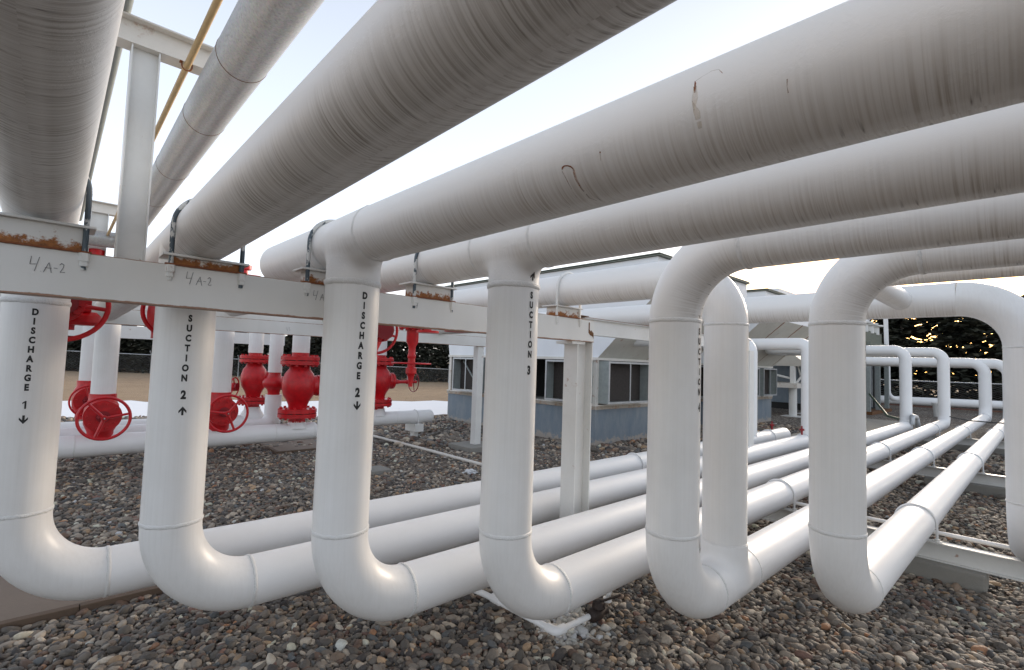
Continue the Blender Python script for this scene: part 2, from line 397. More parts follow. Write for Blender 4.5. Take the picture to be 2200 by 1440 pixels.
# lettering wrapped on a vertical pipe
_gl = {}
def glyph(ch, bold=.055):
    if ch == '1': return [(-.02,0),(.14,0),(.14,.72),(.03,.72),(-.22,.56),(-.22,.44),(-.02,.55)], [(0,1,2,3,6),(3,4,5,6)]
    if (ch,bold) in _gl: return _gl[ch,bold]
    cu = bpy.data.curves.new('g','FONT'); cu.body = ch; cu.size = 1; cu.offset = bold; cu.align_x='CENTER'; cu.resolution_u = 4
    o = bpy.data.objects.new('g', cu); COL.objects.link(o); dg = bpy.context.evaluated_depsgraph_get()
    me = bpy.data.meshes.new_from_object(o.evaluated_get(dg)); r = ([v.co[:2] for v in me.vertices], [tuple(p.vertices) for p in me.polygons])
    r = ([(a,b) for a,b in r[0]], r[1]); bpy.data.objects.remove(o); bpy.data.curves.remove(cu); bpy.data.meshes.remove(me)
    _gl[ch,bold] = r; return r
def arrow(up):
    v = [(0,.72),(.36,.36),(.36,.16),(.1,.40),(.1,0),(-.1,0),(-.1,.40),(-.36,.16),(-.36,.36)]
    if not up: v = [(a,.72-b) for a,b in v]
    return v, [(0,8,7,6),(0,6,3),(0,3,2,1),(6,5,4,3)]
def lettering(t, X, Y, items, r=.162, wscale=.76, snap=None):
    m = MB(); bv = None
    if snap:
        from mathutils.bvhtree import BVHTree
        me, cz = snap; bv = BVHTree.FromPolygons([v.co for v in me.vertices], [tuple(p.vertices) for p in me.polygons])
    for ch, ang, z, h in items:
        vs, fs = arrow(ch=='^') if ch in '^v' else glyph(ch)
        h *= .93; sc = h/.72*(1.35 if ch in '^v' else 1); h = h*(1.35 if ch in '^v' else 1); out = []
        for a, b in vs:
            th = R_(ang) + a*sc*wscale/r; x, y, zz = X+(r+.0018)*math.cos(th), Y+(r+.0018)*math.sin(th), z-h/2+b*sc
            if bv:
                hit = bv.ray_cast(Vector((x-X, -1, zz-cz)), Vector((0,1,0)))[0]
                if hit is not None: y = min(y, Y+hit.y-.0025)
            out.append((x,y,zz))
        m.add(out, fs)
    return S_(m, 'lettering', 'black_paint', RISER)
def word(s, a0, z0, a1, z1, h):
    n = len(s)-1; return [(c, a0+(a1-a0)*i/n, z0+(z1-z0)*i/n, h) for i, c in enumerate(s)]

# ------------------------------------------------------------------ ground, snow, field
def sheet(name, poly, z, mat, kind='structure'):
    o = MB().add([(x,y,z) for x,y in poly], [tuple(range(len(poly)))]).build(name, mat); tag(o, kind=kind); return o
sheet('ground', [(-300,-300),(900,-300),(900,900),(-300,900)], 0, 'gravel_ground')
def jag(pts, amp, n=10):
    out = []
    for i in range(len(pts)-1):
        a, b = Vector(pts[i]), Vector(pts[i+1])
        for k in range(n):
            t = k/n; p = a.lerp(b, t); out.append((p.x+random.uniform(-amp,amp), p.y+random.uniform(-amp,amp)))
    out.append(tuple(pts[-1])); return out
near = jag([(-40,26),(-4,21.5),(4,18.5),(9,15.6),(12.5,15.4),(16,16),(22,20)], .35)
mid = jag([(30,20),(19,19.5),(14,21.2),(8,23.5),(0,26),(-10,29),(-40,36)], .5)
sheet('snow', near+[(24,20)]+mid, .004, 'snow_white')
sheet('field', mid[::-1]+[(60,12),(420,-60),(420,420),(-200,420),(-200,60)], .008, 'dry_grass')
sheet('soil_strip', [(43.5,-10),(45.5,-10),(45,14),(43,14)], .012, 'red_soil')

# ------------------------------------------------------------------ gravel pebbles (countless): one object
def gravel():
    P, S, RT, C = [], [], [], []
    pal = np.array([(.075,.068,.062),(.13,.115,.10),(.21,.185,.16),(.31,.275,.235),(.42,.37,.31),(.05,.045,.045),(.085,.093,.10),(.17,.13,.10),(.28,.20,.13),(.25,.13,.07),(.13,.075,.06),(.10,.066,.05),(.17,.15,.13),(.085,.078,.07),(.50,.46,.40)])
    wts = np.array([12,13,11,7,4,12,8,8,4,1.3,3,8,12,12,1.2]); wts = wts/wts.sum()
    def batch(x0,x1,y0,y1,sp,dmin,dmax,size):
        nx, ny = int((x1-x0)/sp), int((y1-y0)/sp)
        gx, gy = np.meshgrid(np.arange(nx), np.arange(ny)); x = x0+(gx+rng.uniform(-.5,.5,gx.shape))*sp; y = y0+(gy+rng.uniform(-.5,.5,gy.shape))*sp
        x, y = x.ravel(), y.ravel(); d = np.hypot(x,y)
        f = x*W[0,2]+y*W[1,2]; s_ = x*W[0,0]+y*W[1,0]
        k = (d>dmin)&(d<=dmax)&(f>.3)&(np.abs(s_)<f*1.15+.5)
        dirt = np.sin(x*1.7+np.sin(y*1.3)*1.4)*np.sin(y*1.1+np.sin(x*.9)*1.7)
        k &= ~((d>6.5)&(dirt>.45)&(rng.random(x.shape)<.72)&(x>3.5))
        k &= ~((x<.84)&(y>5.16)&(y<6.25)) ; k &= ~((x>10.2)&(y>7.85)&(x<22.3)&(y<14.3))
        k &= y < np.interp(x, [-40,-4,4,9,12.5,16,22,60],[26,21.3,18.3,15.4,15.2,15.8,20,30])
        x, y = x[k], y[k]; n = len(x)
        s0 = size*np.exp(rng.normal(-.08,.36,n)); s0 = np.clip(s0, size*.4, size*2.1)
        sc = np.stack([s0*rng.uniform(.95,1.45,n), s0*rng.uniform(.7,1.0,n), s0*rng.uniform(.45,.72,n)],1)
        z = sc[:,2]*.35+rng.uniform(-.3,.75,n)*size*.45
        c = pal[rng.choice(len(pal), n, p=wts)]*rng.uniform(.72,1.2,(n,1))
        w = ((np.hypot(x-3.1,y-2.6)+rng.normal(0,.07,n))<.27); c[w] = np.array([.5,.5,.49])*rng.uniform(.6,1.15,(w.sum(),1)); 
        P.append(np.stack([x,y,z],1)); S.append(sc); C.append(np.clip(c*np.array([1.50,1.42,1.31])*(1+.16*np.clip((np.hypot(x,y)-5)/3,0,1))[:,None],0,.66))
        RT.append(np.stack([rng.normal(0,.35,n), rng.normal(0,.35,n), rng.uniform(0,6.28,n)],1))
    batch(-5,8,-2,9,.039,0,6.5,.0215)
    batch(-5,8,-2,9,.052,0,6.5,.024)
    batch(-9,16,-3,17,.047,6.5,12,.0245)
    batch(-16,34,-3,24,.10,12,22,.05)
    P, S, RT, C = map(np.concatenate, (P,S,RT,C)); n = len(P); print('pebbles', n)
    me = bpy.data.meshes.new('gravel'); me.vertices.add(n); me.vertices.foreach_set('co', P.astype(np.float32).ravel())
    for nm, arr, ty in (('scl',S,'FLOAT_VECTOR'),('rot',RT,'FLOAT_VECTOR')):
        a = me.attributes.new(nm, ty, 'POINT'); a.data.foreach_set('vector', arr.astype(np.float32).ravel())
    a = me.attributes.new('col','FLOAT_COLOR','POINT'); a.data.foreach_set('color', np.concatenate([C,np.ones((n,1))],1).astype(np.float32).ravel())
    a = me.attributes.new('idx','INT','POINT'); a.data.foreach_set('value', rng.integers(0,5,n).astype(np.int32))
    o = bpy.data.objects.new('gravel', me); COL.objects.link(o); tag(o, kind='stuff')
    tag(o, 'mixed grey and brown rounded river pebbles covering the ground', 'gravel')
    ng = bpy.data.node_groups.new('pebbles','GeometryNodeTree')
    ng.interface.new_socket('Geometry', in_out='INPUT', socket_type='NodeSocketGeometry'); ng.interface.new_socket('Geometry', in_out='OUTPUT', socket_type='NodeSocketGeometry')
    N = ng.nodes; L = ng.links; gi = N.new('NodeGroupInput'); go = N.new('NodeGroupOutput')
    gti = N.new('GeometryNodeGeometryToInstance')
    for k in range(5):
        ico = N.new('GeometryNodeMeshIcoSphere'); ico.inputs['Radius'].default_value = 1; ico.inputs['Subdivisions'].default_value = 3
        sp = N.new('GeometryNodeSetPosition'); nz = N.new('ShaderNodeTexNoise'); nz.noise_dimensions='4D'; nz.inputs['W'].default_value = k*3.7; nz.inputs['Scale'].default_value = .75; nz.inputs['Detail'].default_value = 1
        sub = N.new('ShaderNodeVectorMath'); sub.operation='SUBTRACT'; sub.inputs[1].default_value = (.5,.5,.5)
        mul = N.new('ShaderNodeVectorMath'); mul.operation='SCALE'; mul.inputs['Scale'].default_value = .75
        L.new(nz.outputs['Color'], sub.inputs[0]); L.new(sub.outputs[0], mul.inputs[0]); L.new(mul.outputs[0], sp.inputs['Offset'])
        L.new(ico.outputs['Mesh'], sp.inputs['Geometry'])
        sh = N.new('GeometryNodeSetShadeSmooth'); L.new(sp.outputs[0], sh.inputs[0])
        mt = N.new('GeometryNodeSetMaterial'); mt.inputs['Material'].default_value = MATS['pebble_stone']; L.new(sh.outputs[0], mt.inputs[0])
        L.new(mt.outputs[0], gti.inputs[0])
    iop = N.new('GeometryNodeInstanceOnPoints'); iop.inputs['Pick Instance'].default_value = True
    L.new(gi.outputs[0], iop.inputs['Points']); L.new(gti.outputs[0], iop.inputs['Instance'])
    def attr(nm, ty):
        x = N.new('GeometryNodeInputNamedAttribute'); x.data_type = ty; x.inputs[0].default_value = nm
        return [q for q in x.outputs if q.enabled and q.name=='Attribute'][0]
    L.new(attr('idx','INT'), iop.inputs['Instance Index']); L.new(attr('scl','FLOAT_VECTOR'), iop.inputs['Scale'])
    e2r = N.new('FunctionNodeEulerToRotation'); L.new(attr('rot','FLOAT_VECTOR'), e2r.inputs[0]); L.new(e2r.outputs[0], iop.inputs['Rotation'])
    L.new(iop.outputs[0], go.inputs[0])
    md = o.modifiers.new('pebbles','NODES'); md.node_group = ng
gravel()

# ------------------------------------------------------------------ concrete slabs
t = thing('concrete_slab', 'brown concrete slab with jointed kerb edge beside the pebbles at lower left', 'slab', (-.5,5.1,0))
def rel(o, t): o.location = (-t.location.x, -t.location.y, -t.location.z); return o
def P_(mb, name, mat, t, **k): return rel(mb.build(name, mat, t, **k), t)
def S_(mb, name, mat, part, **k): return mb.build(name, mat, part, **k)      # sub-part: shares its part's origin
P_(MB().box(-6,.80,5.17,6.2,-.02,.062), 'slab_top', 'slab_concrete', t, bevel=.004)
P_(MB().box(-6,.278,5.10,5.168,-.02,.072).box(.284,.81,5.10,5.168,-.02,.072), 'kerb', 'kerb_wood', t, bevel=.006)
o = P_(MB().box(3.6,5.6,10.9,14,-.02,.05), 'slab', 'slab_concrete', thing('concrete_slab','thin tan concrete pad under the red valve behind the pipe marked discharge 2','slab',(4.6,12,0)))
MB2 = MB().box(3.54,3.6,10.84,14,-.02,.06).box(3.6,5.6,10.84,10.9,-.02,.06); P_(MB2,'kerb','kerb_wood',o.parent)
o = P_(MB().box(16.5,27,3.7,5.5,-.02,.10), 'slab', 'concrete', thing('concrete_slab','grey concrete pad beyond the far ends of the low pipes','slab',(20,4.6,0)))

# ------------------------------------------------------------------ the pipelines
ZL = CZ-1.52; RP = .162; BR = .46
LOWX = {}
def low_and_riser(t, X, Y, ztop, xend, name='riser', lowmat='white_paint_clean'):
    zb = ZL+BR
    global RISER
    RISER = P_(MB().tube([(X,Y,zb+.03),(X,Y,ztop)], RP, 48, False), 'riser', 'white_paint', t)
    pts = arc((X+BR,Y,ZL+BR), 180, 270, BR, (1,0,0), (0,0,1), 16)
    P_(MB().tube([(X,Y,zb+.03)]+pts, RP, 48, False), 'elbow', 'white_paint', t)
    P_(MB().tube([(X+BR,Y,ZL),(xend,Y,ZL)], RP, 48, True), 'low_pipe', lowmat, t)
    rel(weld(t, (X,Y,zb+.03), (0,0,1), RP), t); rel(weld(t, (X+BR,Y,ZL), (1,0,0), RP), t)
def ydir(X, Y0, z, dx, dz, y): return (X+dx*(Y0-y), y, z+dz*(Y0-y))
def header(t, X, Y, z, dx, dz, ya, yb, name='overhead_pipe', capend=False, mat='white_paint_streaked'):
    pts = [ydir(X,Y,z,dx,dz,ya), ydir(X,Y,z,dx,dz,yb)]
    m = MB()
    if capend:
        a = Vector(pts[1]); d = (Vector(pts[1])-Vector(pts[0])).normalized()
        n = 6; cp = [a + d*.09*math.sin(PI/2*k/n) for k in range(n+1)]; rr = [RP*max(.05,math.cos(PI/2*k/n)) for k in range(n+1)]
        m.tube([pts[0]]+cp, [RP]+rr, 48, True)
    else: m.tube(pts, RP, 48, True)
    return P_(m, name, mat, t)
G_RUN = 'white pipelines that rise from the low bank and bend overhead'
YN = -9.0
far_top = CZ+.72
# --- discharge 1
X,Y = -.09,4.42; z = CZ+.772
t1 = thing('pipeline', 'white pipeline lettered DISCHARGE 1, the leftmost riser, its overhead pipe in the upper left corner', 'pipeline', (X,Y,0), 0, G_RUN)
header(t1, X,Y,z, 0,.009, YN, 9.0, mat='white_paint_grime_and_shade')
low_and_riser(t1, X,Y, z, 13.36-.06)
rel(weld(t1,(X,Y,CZ+.29),(0,0,1),RP,1.4),t1)
lettering(t1, X, Y, word('DISCHARGE',-89.8,2.27,-93.3,1.804,.041)+[('1',-93.7,1.696,.052),('v',-93.8,1.606,.042)])
# far riser of line 1 and end cap
P_(MB().tube([(11.30,4.42,ZL+.1),(11.30,4.42,CZ+.2)]+bent([(11.30,4.42,CZ+.2),(11.30,4.42,CZ+.68),(11.30,7.4,CZ+.68)],.3)[1:], .13, 32), 'far_riser','white_paint_clean',t1)
n=5; P_(MB().tube([(13.3,4.42,ZL)]+[(13.3+.12*math.sin(PI/2*k/n),4.42,ZL) for k in range(1,n+1)], [RP]+[RP*max(.05,math.cos(PI/2*k/n)) for k in range(1,n+1)], 32), 'end_cap','white_paint_clean',t1)
P_(MB().lathe([(.02,0),(.02,.1),(.05,.1),(.05,.14),(.015,.14),(.015,.2)], (12.55,4.42,ZL+RP-.01)), 'bleed_valve','dark_red_paint',t1)
# --- suction 2
X,Y = .607,3.68; z = CZ+.685
t2 = thing('pipeline', 'white pipeline lettered SUCTION 2, the second riser, overhead pipe strapped to the rack', 'pipeline', (X,Y,0), 0, G_RUN)
header(t2, X,Y,z,.012,.022, YN, 9.0, mat='white_paint_grime_and_shade')
low_and_riser(t2, X,Y,z, 12.55)
lettering(t2, X, Y, word('SUCTION',-91.8,2.257,-95.2,1.897,.041)+[('2',-94.7,1.797,.052),('^',-94.3,1.70,.042)])
P_(MB().tube(bent([(12.4,3.68,ZL),(12.62,3.68,ZL),(12.62,3.68,CZ+.66),(12.62,6.2,CZ+.66),(14.2,6.2,CZ+.66)],.2), .14, 32), 'far_riser','white_paint_clean',t2)
P_(MB().lathe([(.02,0),(.02,.1),(.05,.1),(.05,.14),(.015,.14),(.015,.2)], (12.2,3.68,ZL+RP-.01)), 'bleed_valve','dark_red_paint',t2)
# --- discharge 2 (tee)
X,Y = 1.345,2.92; z = CZ+.73
t3 = thing('pipeline', 'white pipeline lettered DISCHARGE 2, tee joined to a rust marked overhead pipe with capped end', 'pipeline', (X,Y,0), 0, G_RUN)
header(t3, X,Y,z,.017,.0, YN, Y-.285); h3b = header(t3, X,Y,z,.017,0, Y+.285, 4.22, capend=True)
tee(t3,(0,0,z),RP,.29,.275)
low_and_riser(t3, X,Y,z-.27, 19.1)
for c, a in (((X,Y,z-.275),(0,0,1)),((X+.005,Y-.29,z),(0,1,0)),((X-.005,Y+.29,z),(0,1,0))): rel(weld(t3,c,a,RP,1.5 if a[2] else .8),t3)
lettering(t3, X, Y, word('DISCHARGE',-89.0,2.424,-94.5,1.947,.042)+[('2',-94.6,1.849,.054),('v',-94.2,1.77,.042)])
P_(MB().tube(bent([(18.9,2.95,ZL),(19.35,2.95,ZL),(19.35,2.95,CZ+.80),(19.35,7.0,CZ+.80),(21,7.0,CZ+.80)],.3), .155, 32), 'far_riser','white_paint_clean',t3)
def stain(t, pts, w, mat='rust'):
    m = MB(); X,Y,z = 1.345,2.92,CZ+.73; r = RP+.0012; vs = []
    for i,(y,a) in enumerate(pts):
        ww = w[i] if hasattr(w,'__len__') else w
        a2 = pts[min(i+1,len(pts)-1)]; a0 = pts[max(i-1,0)]
        dy, da = a2[0]-a0[0], R_(a2[1]-a0[1])*r; ln = math.hypot(dy,da) or 1; ny, na = -da/ln, dy/ln
        for sgn in (-.5,.5):
            yy = y+ny*ww*sgn; th = R_(a)+na*ww*sgn/r
            vs.append((X+.017*(Y-yy)+r*math.cos(th), yy, z+r*math.sin(th)))
    m.add(vs, [(2*i,2*i+1,2*i+3,2*i+2) for i in range(len(pts)-1)])
    return P_(m, 'rust_stain', mat, t)
stain(t3, [(1.104,-155),(1.100,-157),(1.091,-158),(1.078,-157.2),(1.066,-155),(1.058,-151.6)], [.004,.006,.004,.0035,.005,.004], 'rust')
stain(t3, [(1.058,-151.6),(1.060,-146),(1.062,-139.3),(1.060,-126.2),(1.058,-110),(1.044,-100)], [.006,.009,.008,.006,.004,.001], 'rust_streak')
stain(t3, [(1.105,-153),(1.099,-143),(1.097,-133),(1.101,-115)], [.003,.0025,.002,.001], 'rust_streak')
stain(t3, [(.943,-160.2),(.9435,-158.5)], [.004,.005]); stain(t3, [(.944,-158),(.948,-150)], [.002,.001],'rust_streak')
stain(t3, [(.631,163),(.629,166),(.629,170),(.628,174)], [.002,.005,.004,.001]); stain(t3, [(.629,169),(.628,176)], [.008,.004],'rust_streak'); stain(t3, [(.629,169),(.627,-178),(.624,-165),(.622,-150)], [.009,.018,.018,.010],'rust_faint')
stain(t3, [(.629,163),(.611,160.8),(.587,158.3),(.568,160),(.555,166.7)], [.0018,.001,.001,.001,.002],'rust_streak'); stain(t3, [(.402,-166),(.404,-160),(.403,-155)], [.003,.001,.003],'rust_streak')
# --- suction 3 (tee)
X,Y = 2.13,2.3; z = CZ+.745
t4 = thing('pipeline', 'white pipeline lettered SUCTION 3, fourth riser joining a straight overhead pipe at a tee', 'pipeline', (X,Y,0), 0, G_RUN)
header(t4, X,Y,z,0,-.004, YN, Y-.27); header(t4, X,Y,z,0,-.004, Y+.27, 9.0)
tee(t4,(0,0,z),RP,.275,.26)
low_and_riser(t4, X,Y,z-.255, 21.3)
for c, a in (((X,Y,z-.262),(0,0,1)),((X,Y-.275,z),(0,1,0)),((X,Y+.275,z),(0,1,0))): rel(weld(t4,c,a,RP,1.5 if a[2] else .9),t4)
lettering(t4, X, Y, [('^',-87.9,2.587,.042)], snap=(tee_mesh(RP,.275,.26), z)); lettering(t4, X, Y, word('SUCTION',-89.0,2.471,-89.1,2.109,.042)+[('3',-90.4,2.012,.054)])
P_(MB().tube(bent([(21.1,2.3,ZL),(21.6,2.3,ZL),(21.6,2.3,CZ+.83),(21.6,8.0,CZ+.83),(23,8.0,CZ+.83)],.3), .16, 32), 'far_riser','white_paint_clean',t4)
# --- suction 4 + return branch
X,Y = 2.965,1.64; z = CZ+.766
t5 = thing('pipeline', 'white pipeline lettered SUCTION 4, with a second riser joined to its low pipe', 'pipeline', (X,Y,0), 0, G_RUN)
def over_elbow(t, X, Y, z, dirn=-1, mat='white_paint_streaked'):
    pts = arc((X,Y+dirn*BR,z-BR), 90 if 0 else 0, 90, BR, (0,-dirn,0), (0,0,1), 16)
    P_(MB().tube(pts, RP, 48, False), 'elbow', mat, t)
over_elbow(t5,X,Y,z); header(t5,X,Y,z,.0,-.0035,YN,Y-BR)
low_and_riser(t5, X,Y,z-BR, 26.6)
rel(weld(t5,(X,Y,z-BR),(0,0,1),RP,1.1),t5); rel(weld(t5,(X,Y-BR,z),(0,1,0),RP,1.1),t5)
lettering(t5, X, Y, [('^',-86.7,2.398,.04)]+word('SUCTION',-90.3+3,2.289,-84.3,1.91,.042)+[('4',-83.2,1.814,.054)])
X7 = 3.72; z7 = CZ+.74; r7=.155
P_(MB().tube([(X7,Y,ZL+.26),(X7,Y,z7-BR+.06)], r7, 48, False), 'riser','white_paint',t5)
tq = tee(t5,(0,0,0),RP,.29,.27,(PI,0,PI/2),'white_paint_clean'); tq.location = (X7-X, 0, ZL)
P_(MB().tube([(X7,Y,z7-BR+.06)]+arc((X7,Y+BR-.06,z7-BR+.06), 0, 90, BR-.06, (0,-1,0), (0,0,1), 16), r7, 48, False), 'elbow','white_paint',t5)
P_(MB().tube([(X7,Y+BR-.06,z7),(X7,9.0,z7)], r7, 48, True), 'overhead_pipe','white_paint_streaked',t5)
for c,a in (((X7,Y,ZL+.27),(0,0,1)),((X7,Y,z7-BR+.06),(0,0,1)),((X7-.29,Y,ZL),(1,0,0)),((X7+.29,Y,ZL),(1,0,0))): rel(weld(t5,c,a,RP if a[0] else r7,.8),t5)
P_(MB().tube(bent([(26.4,1.635,ZL),(26.9,1.635,ZL),(26.9,1.635,CZ+.62),(26.9,14,CZ+.62)],.45), .19, 32), 'far_riser','white_paint_clean',t5)
# blank flanges hanging under that overhead pipe
for yy in (5.05,5.7):
    P_(MB().lathe([(.05,.2),(.05,.03),(.15,.03),(.15,0)], (X7,yy,CZ+.37)), 'blind_flange','red_paint',t5)
# --- line 6
X,Y = 3.9,.965; z = CZ+.797
t6 = thing('pipeline', 'white pipeline with the rightmost full riser, its low pipe running away past a clamp', 'pipeline', (X,Y,0), 0, G_RUN)
over_elbow(t6,X,Y,z); header(t6,X,Y,z,0,0,YN,Y-BR)
low_and_riser(t6, X,Y,z-BR, 26.6)
rel(weld(t6,(X,Y,z-BR),(0,0,1),RP,1.1),t6); rel(weld(t6,(X,Y-BR,z),(0,1,0),RP,1.1),t6)
lettering(t6, X, Y, word('SUCTION',-71,2.236,-71,1.72,.05)+[('5',-71,1.568,.06)])
P_(MB().tube(bent([(26.4,.965,ZL),(27.0,.965,ZL),(27.0,.965,CZ+.60),(27.0,12,CZ+.60)],.45), .19, 32), 'far_riser','white_paint_clean',t6)
# --- line 8 : comes in from the left at header height, turns down at the right edge
t8 = thing('pipeline', 'white pipeline crossing behind the risers and turning down at the right edge', 'pipeline', (6.26,.1,0))
X8,Y8,z8 = 6.26,.10,CZ+.745
P_(MB().tube([(X8,11.5,z8),(X8,Y8+BR,z8)], RP, 48, True), 'overhead_pipe','white_paint_streaked',t8)
P_(MB().tube(arc((X8,Y8+BR,z8-BR), 90, 0, BR, (0,-1,0), (0,0,1), 16)+[(X8,Y8,z8-BR)], RP, 48, False), 'elbow','white_paint',t8)
P_(MB().tube([(X8,Y8,z8-BR),(X8,Y8,ZL+BR)], RP, 48, False), 'riser','white_paint',t8)
P_(MB().tube(arc((X8+BR,Y8,ZL+BR), 180, 270, BR, (1,0,0), (0,0,1), 16)+[(24,Y8,ZL)], RP, 48, True), 'low_pipe','white_paint_clean',t8)
for c,a in (((X8,Y8,z8-BR),(0,0,1)),((X8,Y8,ZL+BR),(0,0,1))): rel(weld(t8,c,a,RP,.8),t8)
t7 = thing('pipeline', 'thin white overhead pipe under the rightmost riser bend, elbowed into the pipe behind it', 'pipeline', (5.5,1,0))
P_(MB().tube(bent([(4.55,YN,CZ+.765),(4.55,.97,CZ+.765),(6.2,.97,CZ+.75)],.15), .097, 32), 'overhead_pipe','white_paint_streaked',t7)

# ------------------------------------------------------------------ pipe racks
CH = lambda w,h,t=.012: [(0,0),(w,0),(w,t),(t,t),(t,h-t),(w,h-t),(w,h),(0,h)]       # channel, web on u=0
IB = lambda w,h,tf=.012,tw=.010: [(-w/2,0),(w/2,0),(w/2,tf),(tw/2,tf),(tw/2,h-tf),(w/2,h-tf),(w/2,h),(-w/2,h),(-w/2,h-tf),(-tw/2,h-tf),(-tw/2,tf),(-w/2,tf)]
def part_at(mb, name, mat, t, loc, **k):
    o = mb.build(name, mat, t, **k); o.location = Vector(loc)-t.location; return o
def saddle(t, X, Y, zb, zp, r=RP, w=.21, dx=0, rod='u_bolt_steel'):
    # channel block + plate + U-bolt + nuts; zb = beam top, pipe centre zp
    sd_ = part_at(MB().box(X-w*.78,X+w*.78,Y+.012,Y+.15,zb,zp-r-.014), 'saddle', 'saddle_rusty', t, (0,0,0), bevel=.004)
    P_(MB().box(X-w,X+w,Y-.012,Y+.17,zp-r-.014,zp-r-.001), 'saddle_plate','white_steel', t, bevel=.003)
    P_(MB().box(X-w*.95,X+w*.95,Y-.012,Y+.012,zb-.001,zb+.007), 'shim_plate','rust', t)
    bz = zb-.085; rr = r+.011; y = Y+.004
    pts = [(X-rr,y,bz)]+[(X-rr*math.cos(PI*k/20), y, zp+rr*math.sin(PI*k/20)) for k in range(21)]+[(X+rr,y,bz)]
    ub = P_(MB().tube(pts, .0125, 10), 'u_bolt', rod, t)
    for s in (-1,1):
        za, zz = zb-.045, zb-.002
        S_(MB().lathe([(.011,za-.04),(.011,za-.022),(.021,za-.021),(.021,za+.002),(.026,za+.003),(.026,zz)], (X+s*rr,y,0), seg=6, smooth=False), 'nut', 'white_steel', ub)
BT = CZ+.47; BB = CZ+.245
r1 = thing('pipe_rack', 'white steel pipe rack nearest the camera, its rust edged beam crossing behind the first risers', 'pipe rack', (4.0,3.25,0), 0, 'white steel pipe racks')
b = MB().extr([(0,0),(-.10,0),(-.10,.012),(-.012,.012),(-.012,.213),(-.10,.213),(-.10,.225),(0,.225)], (-4,3.2,BB), (4.13,3.2,BB), (0,0,1)).build('beam','beam_white',r1)
# profile u runs to +side; side = d x up = -Y for d=+X, so u negative -> +Y
b.data.transform(Matrix.Translation((0,0,-BB))); b.location = Vector((0,0,BB))-r1.location
P_(MB().extr(IB(.18,.245,.013,.010), (3.882,3.30,.05),(3.882,3.30,BB-.001),(1,0,0)), 'column','white_steel', r1)
P_(MB().box(3.80,4.0,3.212,3.43,BB-.03,BB-.002), 'cap_plate','white_steel', r1)
P_(MB().box(3.70,4.3,3.05,3.6,-.02,.16), 'footing','concrete', r1, bevel=.01)
rs = MB().add([(4.035,3.1985,BT-.03),(4.045,3.1985,BT-.02),(4.055,3.1985,BT-.03),(4.055,3.1985,BT-.10),(4.075,3.1985,BT-.115),(4.085,3.1985,BT-.10),(4.095,3.1985,BT-.115),(4.12,3.1985,BT-.13),(4.122,3.1985,BT-.19),(4.10,3.1985,BT-.165),(4.06,3.1985,BT-.155),(4.035,3.1985,BT-.13)], [(0,1,2,3,11),(3,4,10,11),(4,5,6,10),(6,7,8,9,10)])
P_(rs, 'rust_stain','rust_dark', r1)
P_(MB().extr(IB(.09,.125,.007,.006), (0.205,3.255,BT),(0.205,3.255,CZ+1.60),(1,0,0)), 'upper_column','white_steel', r1)
P_(MB().extr(IB(.105,.145,.009,.008), (-3,3.255,CZ+1.602),(.60,3.255,CZ+1.602)), 'upper_beam','cream_steel', r1)
P_(MB().box(-3,-2.8,3.215,3.40,.05,BB-.001), 'column','white_steel', r1)
for X_,zp in ((-.085,CZ+.772-.005),(.613,CZ+.695),(1.34,CZ+.73),(2.13,CZ+.745),(X7,z7)): saddle(r1, X_, 3.2, BT, zp, rod='white_steel' if X_>3 else 'u_bolt_steel')
# hand-drawn marks on the beam
def scribble(t, x, z, s, y, strokes, w=.0024):
    m = MB()
    for st in strokes:
        for a, c in zip(st[:-1], st[1:]):
            m.tube([(x+a[0]*s,y,z+a[1]*s),(x+c[0]*s,y,z+c[1]*s)], w/2, 6)
    P_(m, 'handwriting','graffiti_ink', t)
S4 = [(.05,1),(0,.45),(.35,.5)],[(.45,1),(.25,0)]; SA = [(.7,0),(.95,.7),(1.1,0)],[(.75,.3),(1.1,.33)]; SD=[(1.2,.35),(1.4,.36)]
S2 = [(1.5,.6),(1.6,.74),(1.72,.66),(1.7,.45),(1.55,.1),(1.62,.08),(1.8,.14)],; SP=[(.55,.02),(.57,.04)]
S44 = [(1.5,.8),(1.48,.4),(1.7,.45)],[(1.75,.8),(1.65,.1)]
scribble(r1,-.10,BT-.115,.068,3.1985,[*S4,*SA,SD,*S2,SP]); scribble(r1,.515,BT-.095,.068,3.1985,[*S4,*SA,SD,*S2]); scribble(r1,1.21,BT-.105,.062,3.1985,[*S4,*SA,SD,*S44])
scribble(r1,1.97,BT-.085,.045,3.1985,[*S4])
# second rack
r2 = thing('pipe_rack', 'second white pipe rack, its beam showing just under the nearest beam above the red valves', 'pipe rack', (7.3,9.2,0), 0, 'white steel pipe racks')
F0,F1 = CZ+.37, CZ+.68
b = MB().extr([(0,0),(-.12,0),(-.12,.012),(-.012,.012),(-.012,.298),(-.12,.298),(-.12,.31),(0,.31)], (-6,9.1,F0), (7.62,9.1,F0)).build('beam','beam_white',r2)
b.data.transform(Matrix.Translation((0,0,-F0))); b.location = Vector((0,0,F0))-r2.location
P_(MB().box(7.38,7.56,9.13,9.3,.1,F0-.001), 'column','white_steel', r2, bevel=.006)
P_(MB().box(7.0,7.9,8.8,9.65,-.02,.12), 'footing','concrete', r2, bevel=.02)
P_(MB().extr(IB(.15,.2,.01,.009), (.28,9.17,F1),(.28,9.17,CZ+1.94),(1,0,0)), 'upper_column','white_steel', r2)
P_(MB().extr(IB(.13,.16,.01,.009), (-5,9.17,CZ+1.942),(.72,9.17,CZ+1.942)), 'upper_beam','cream_steel', r2)
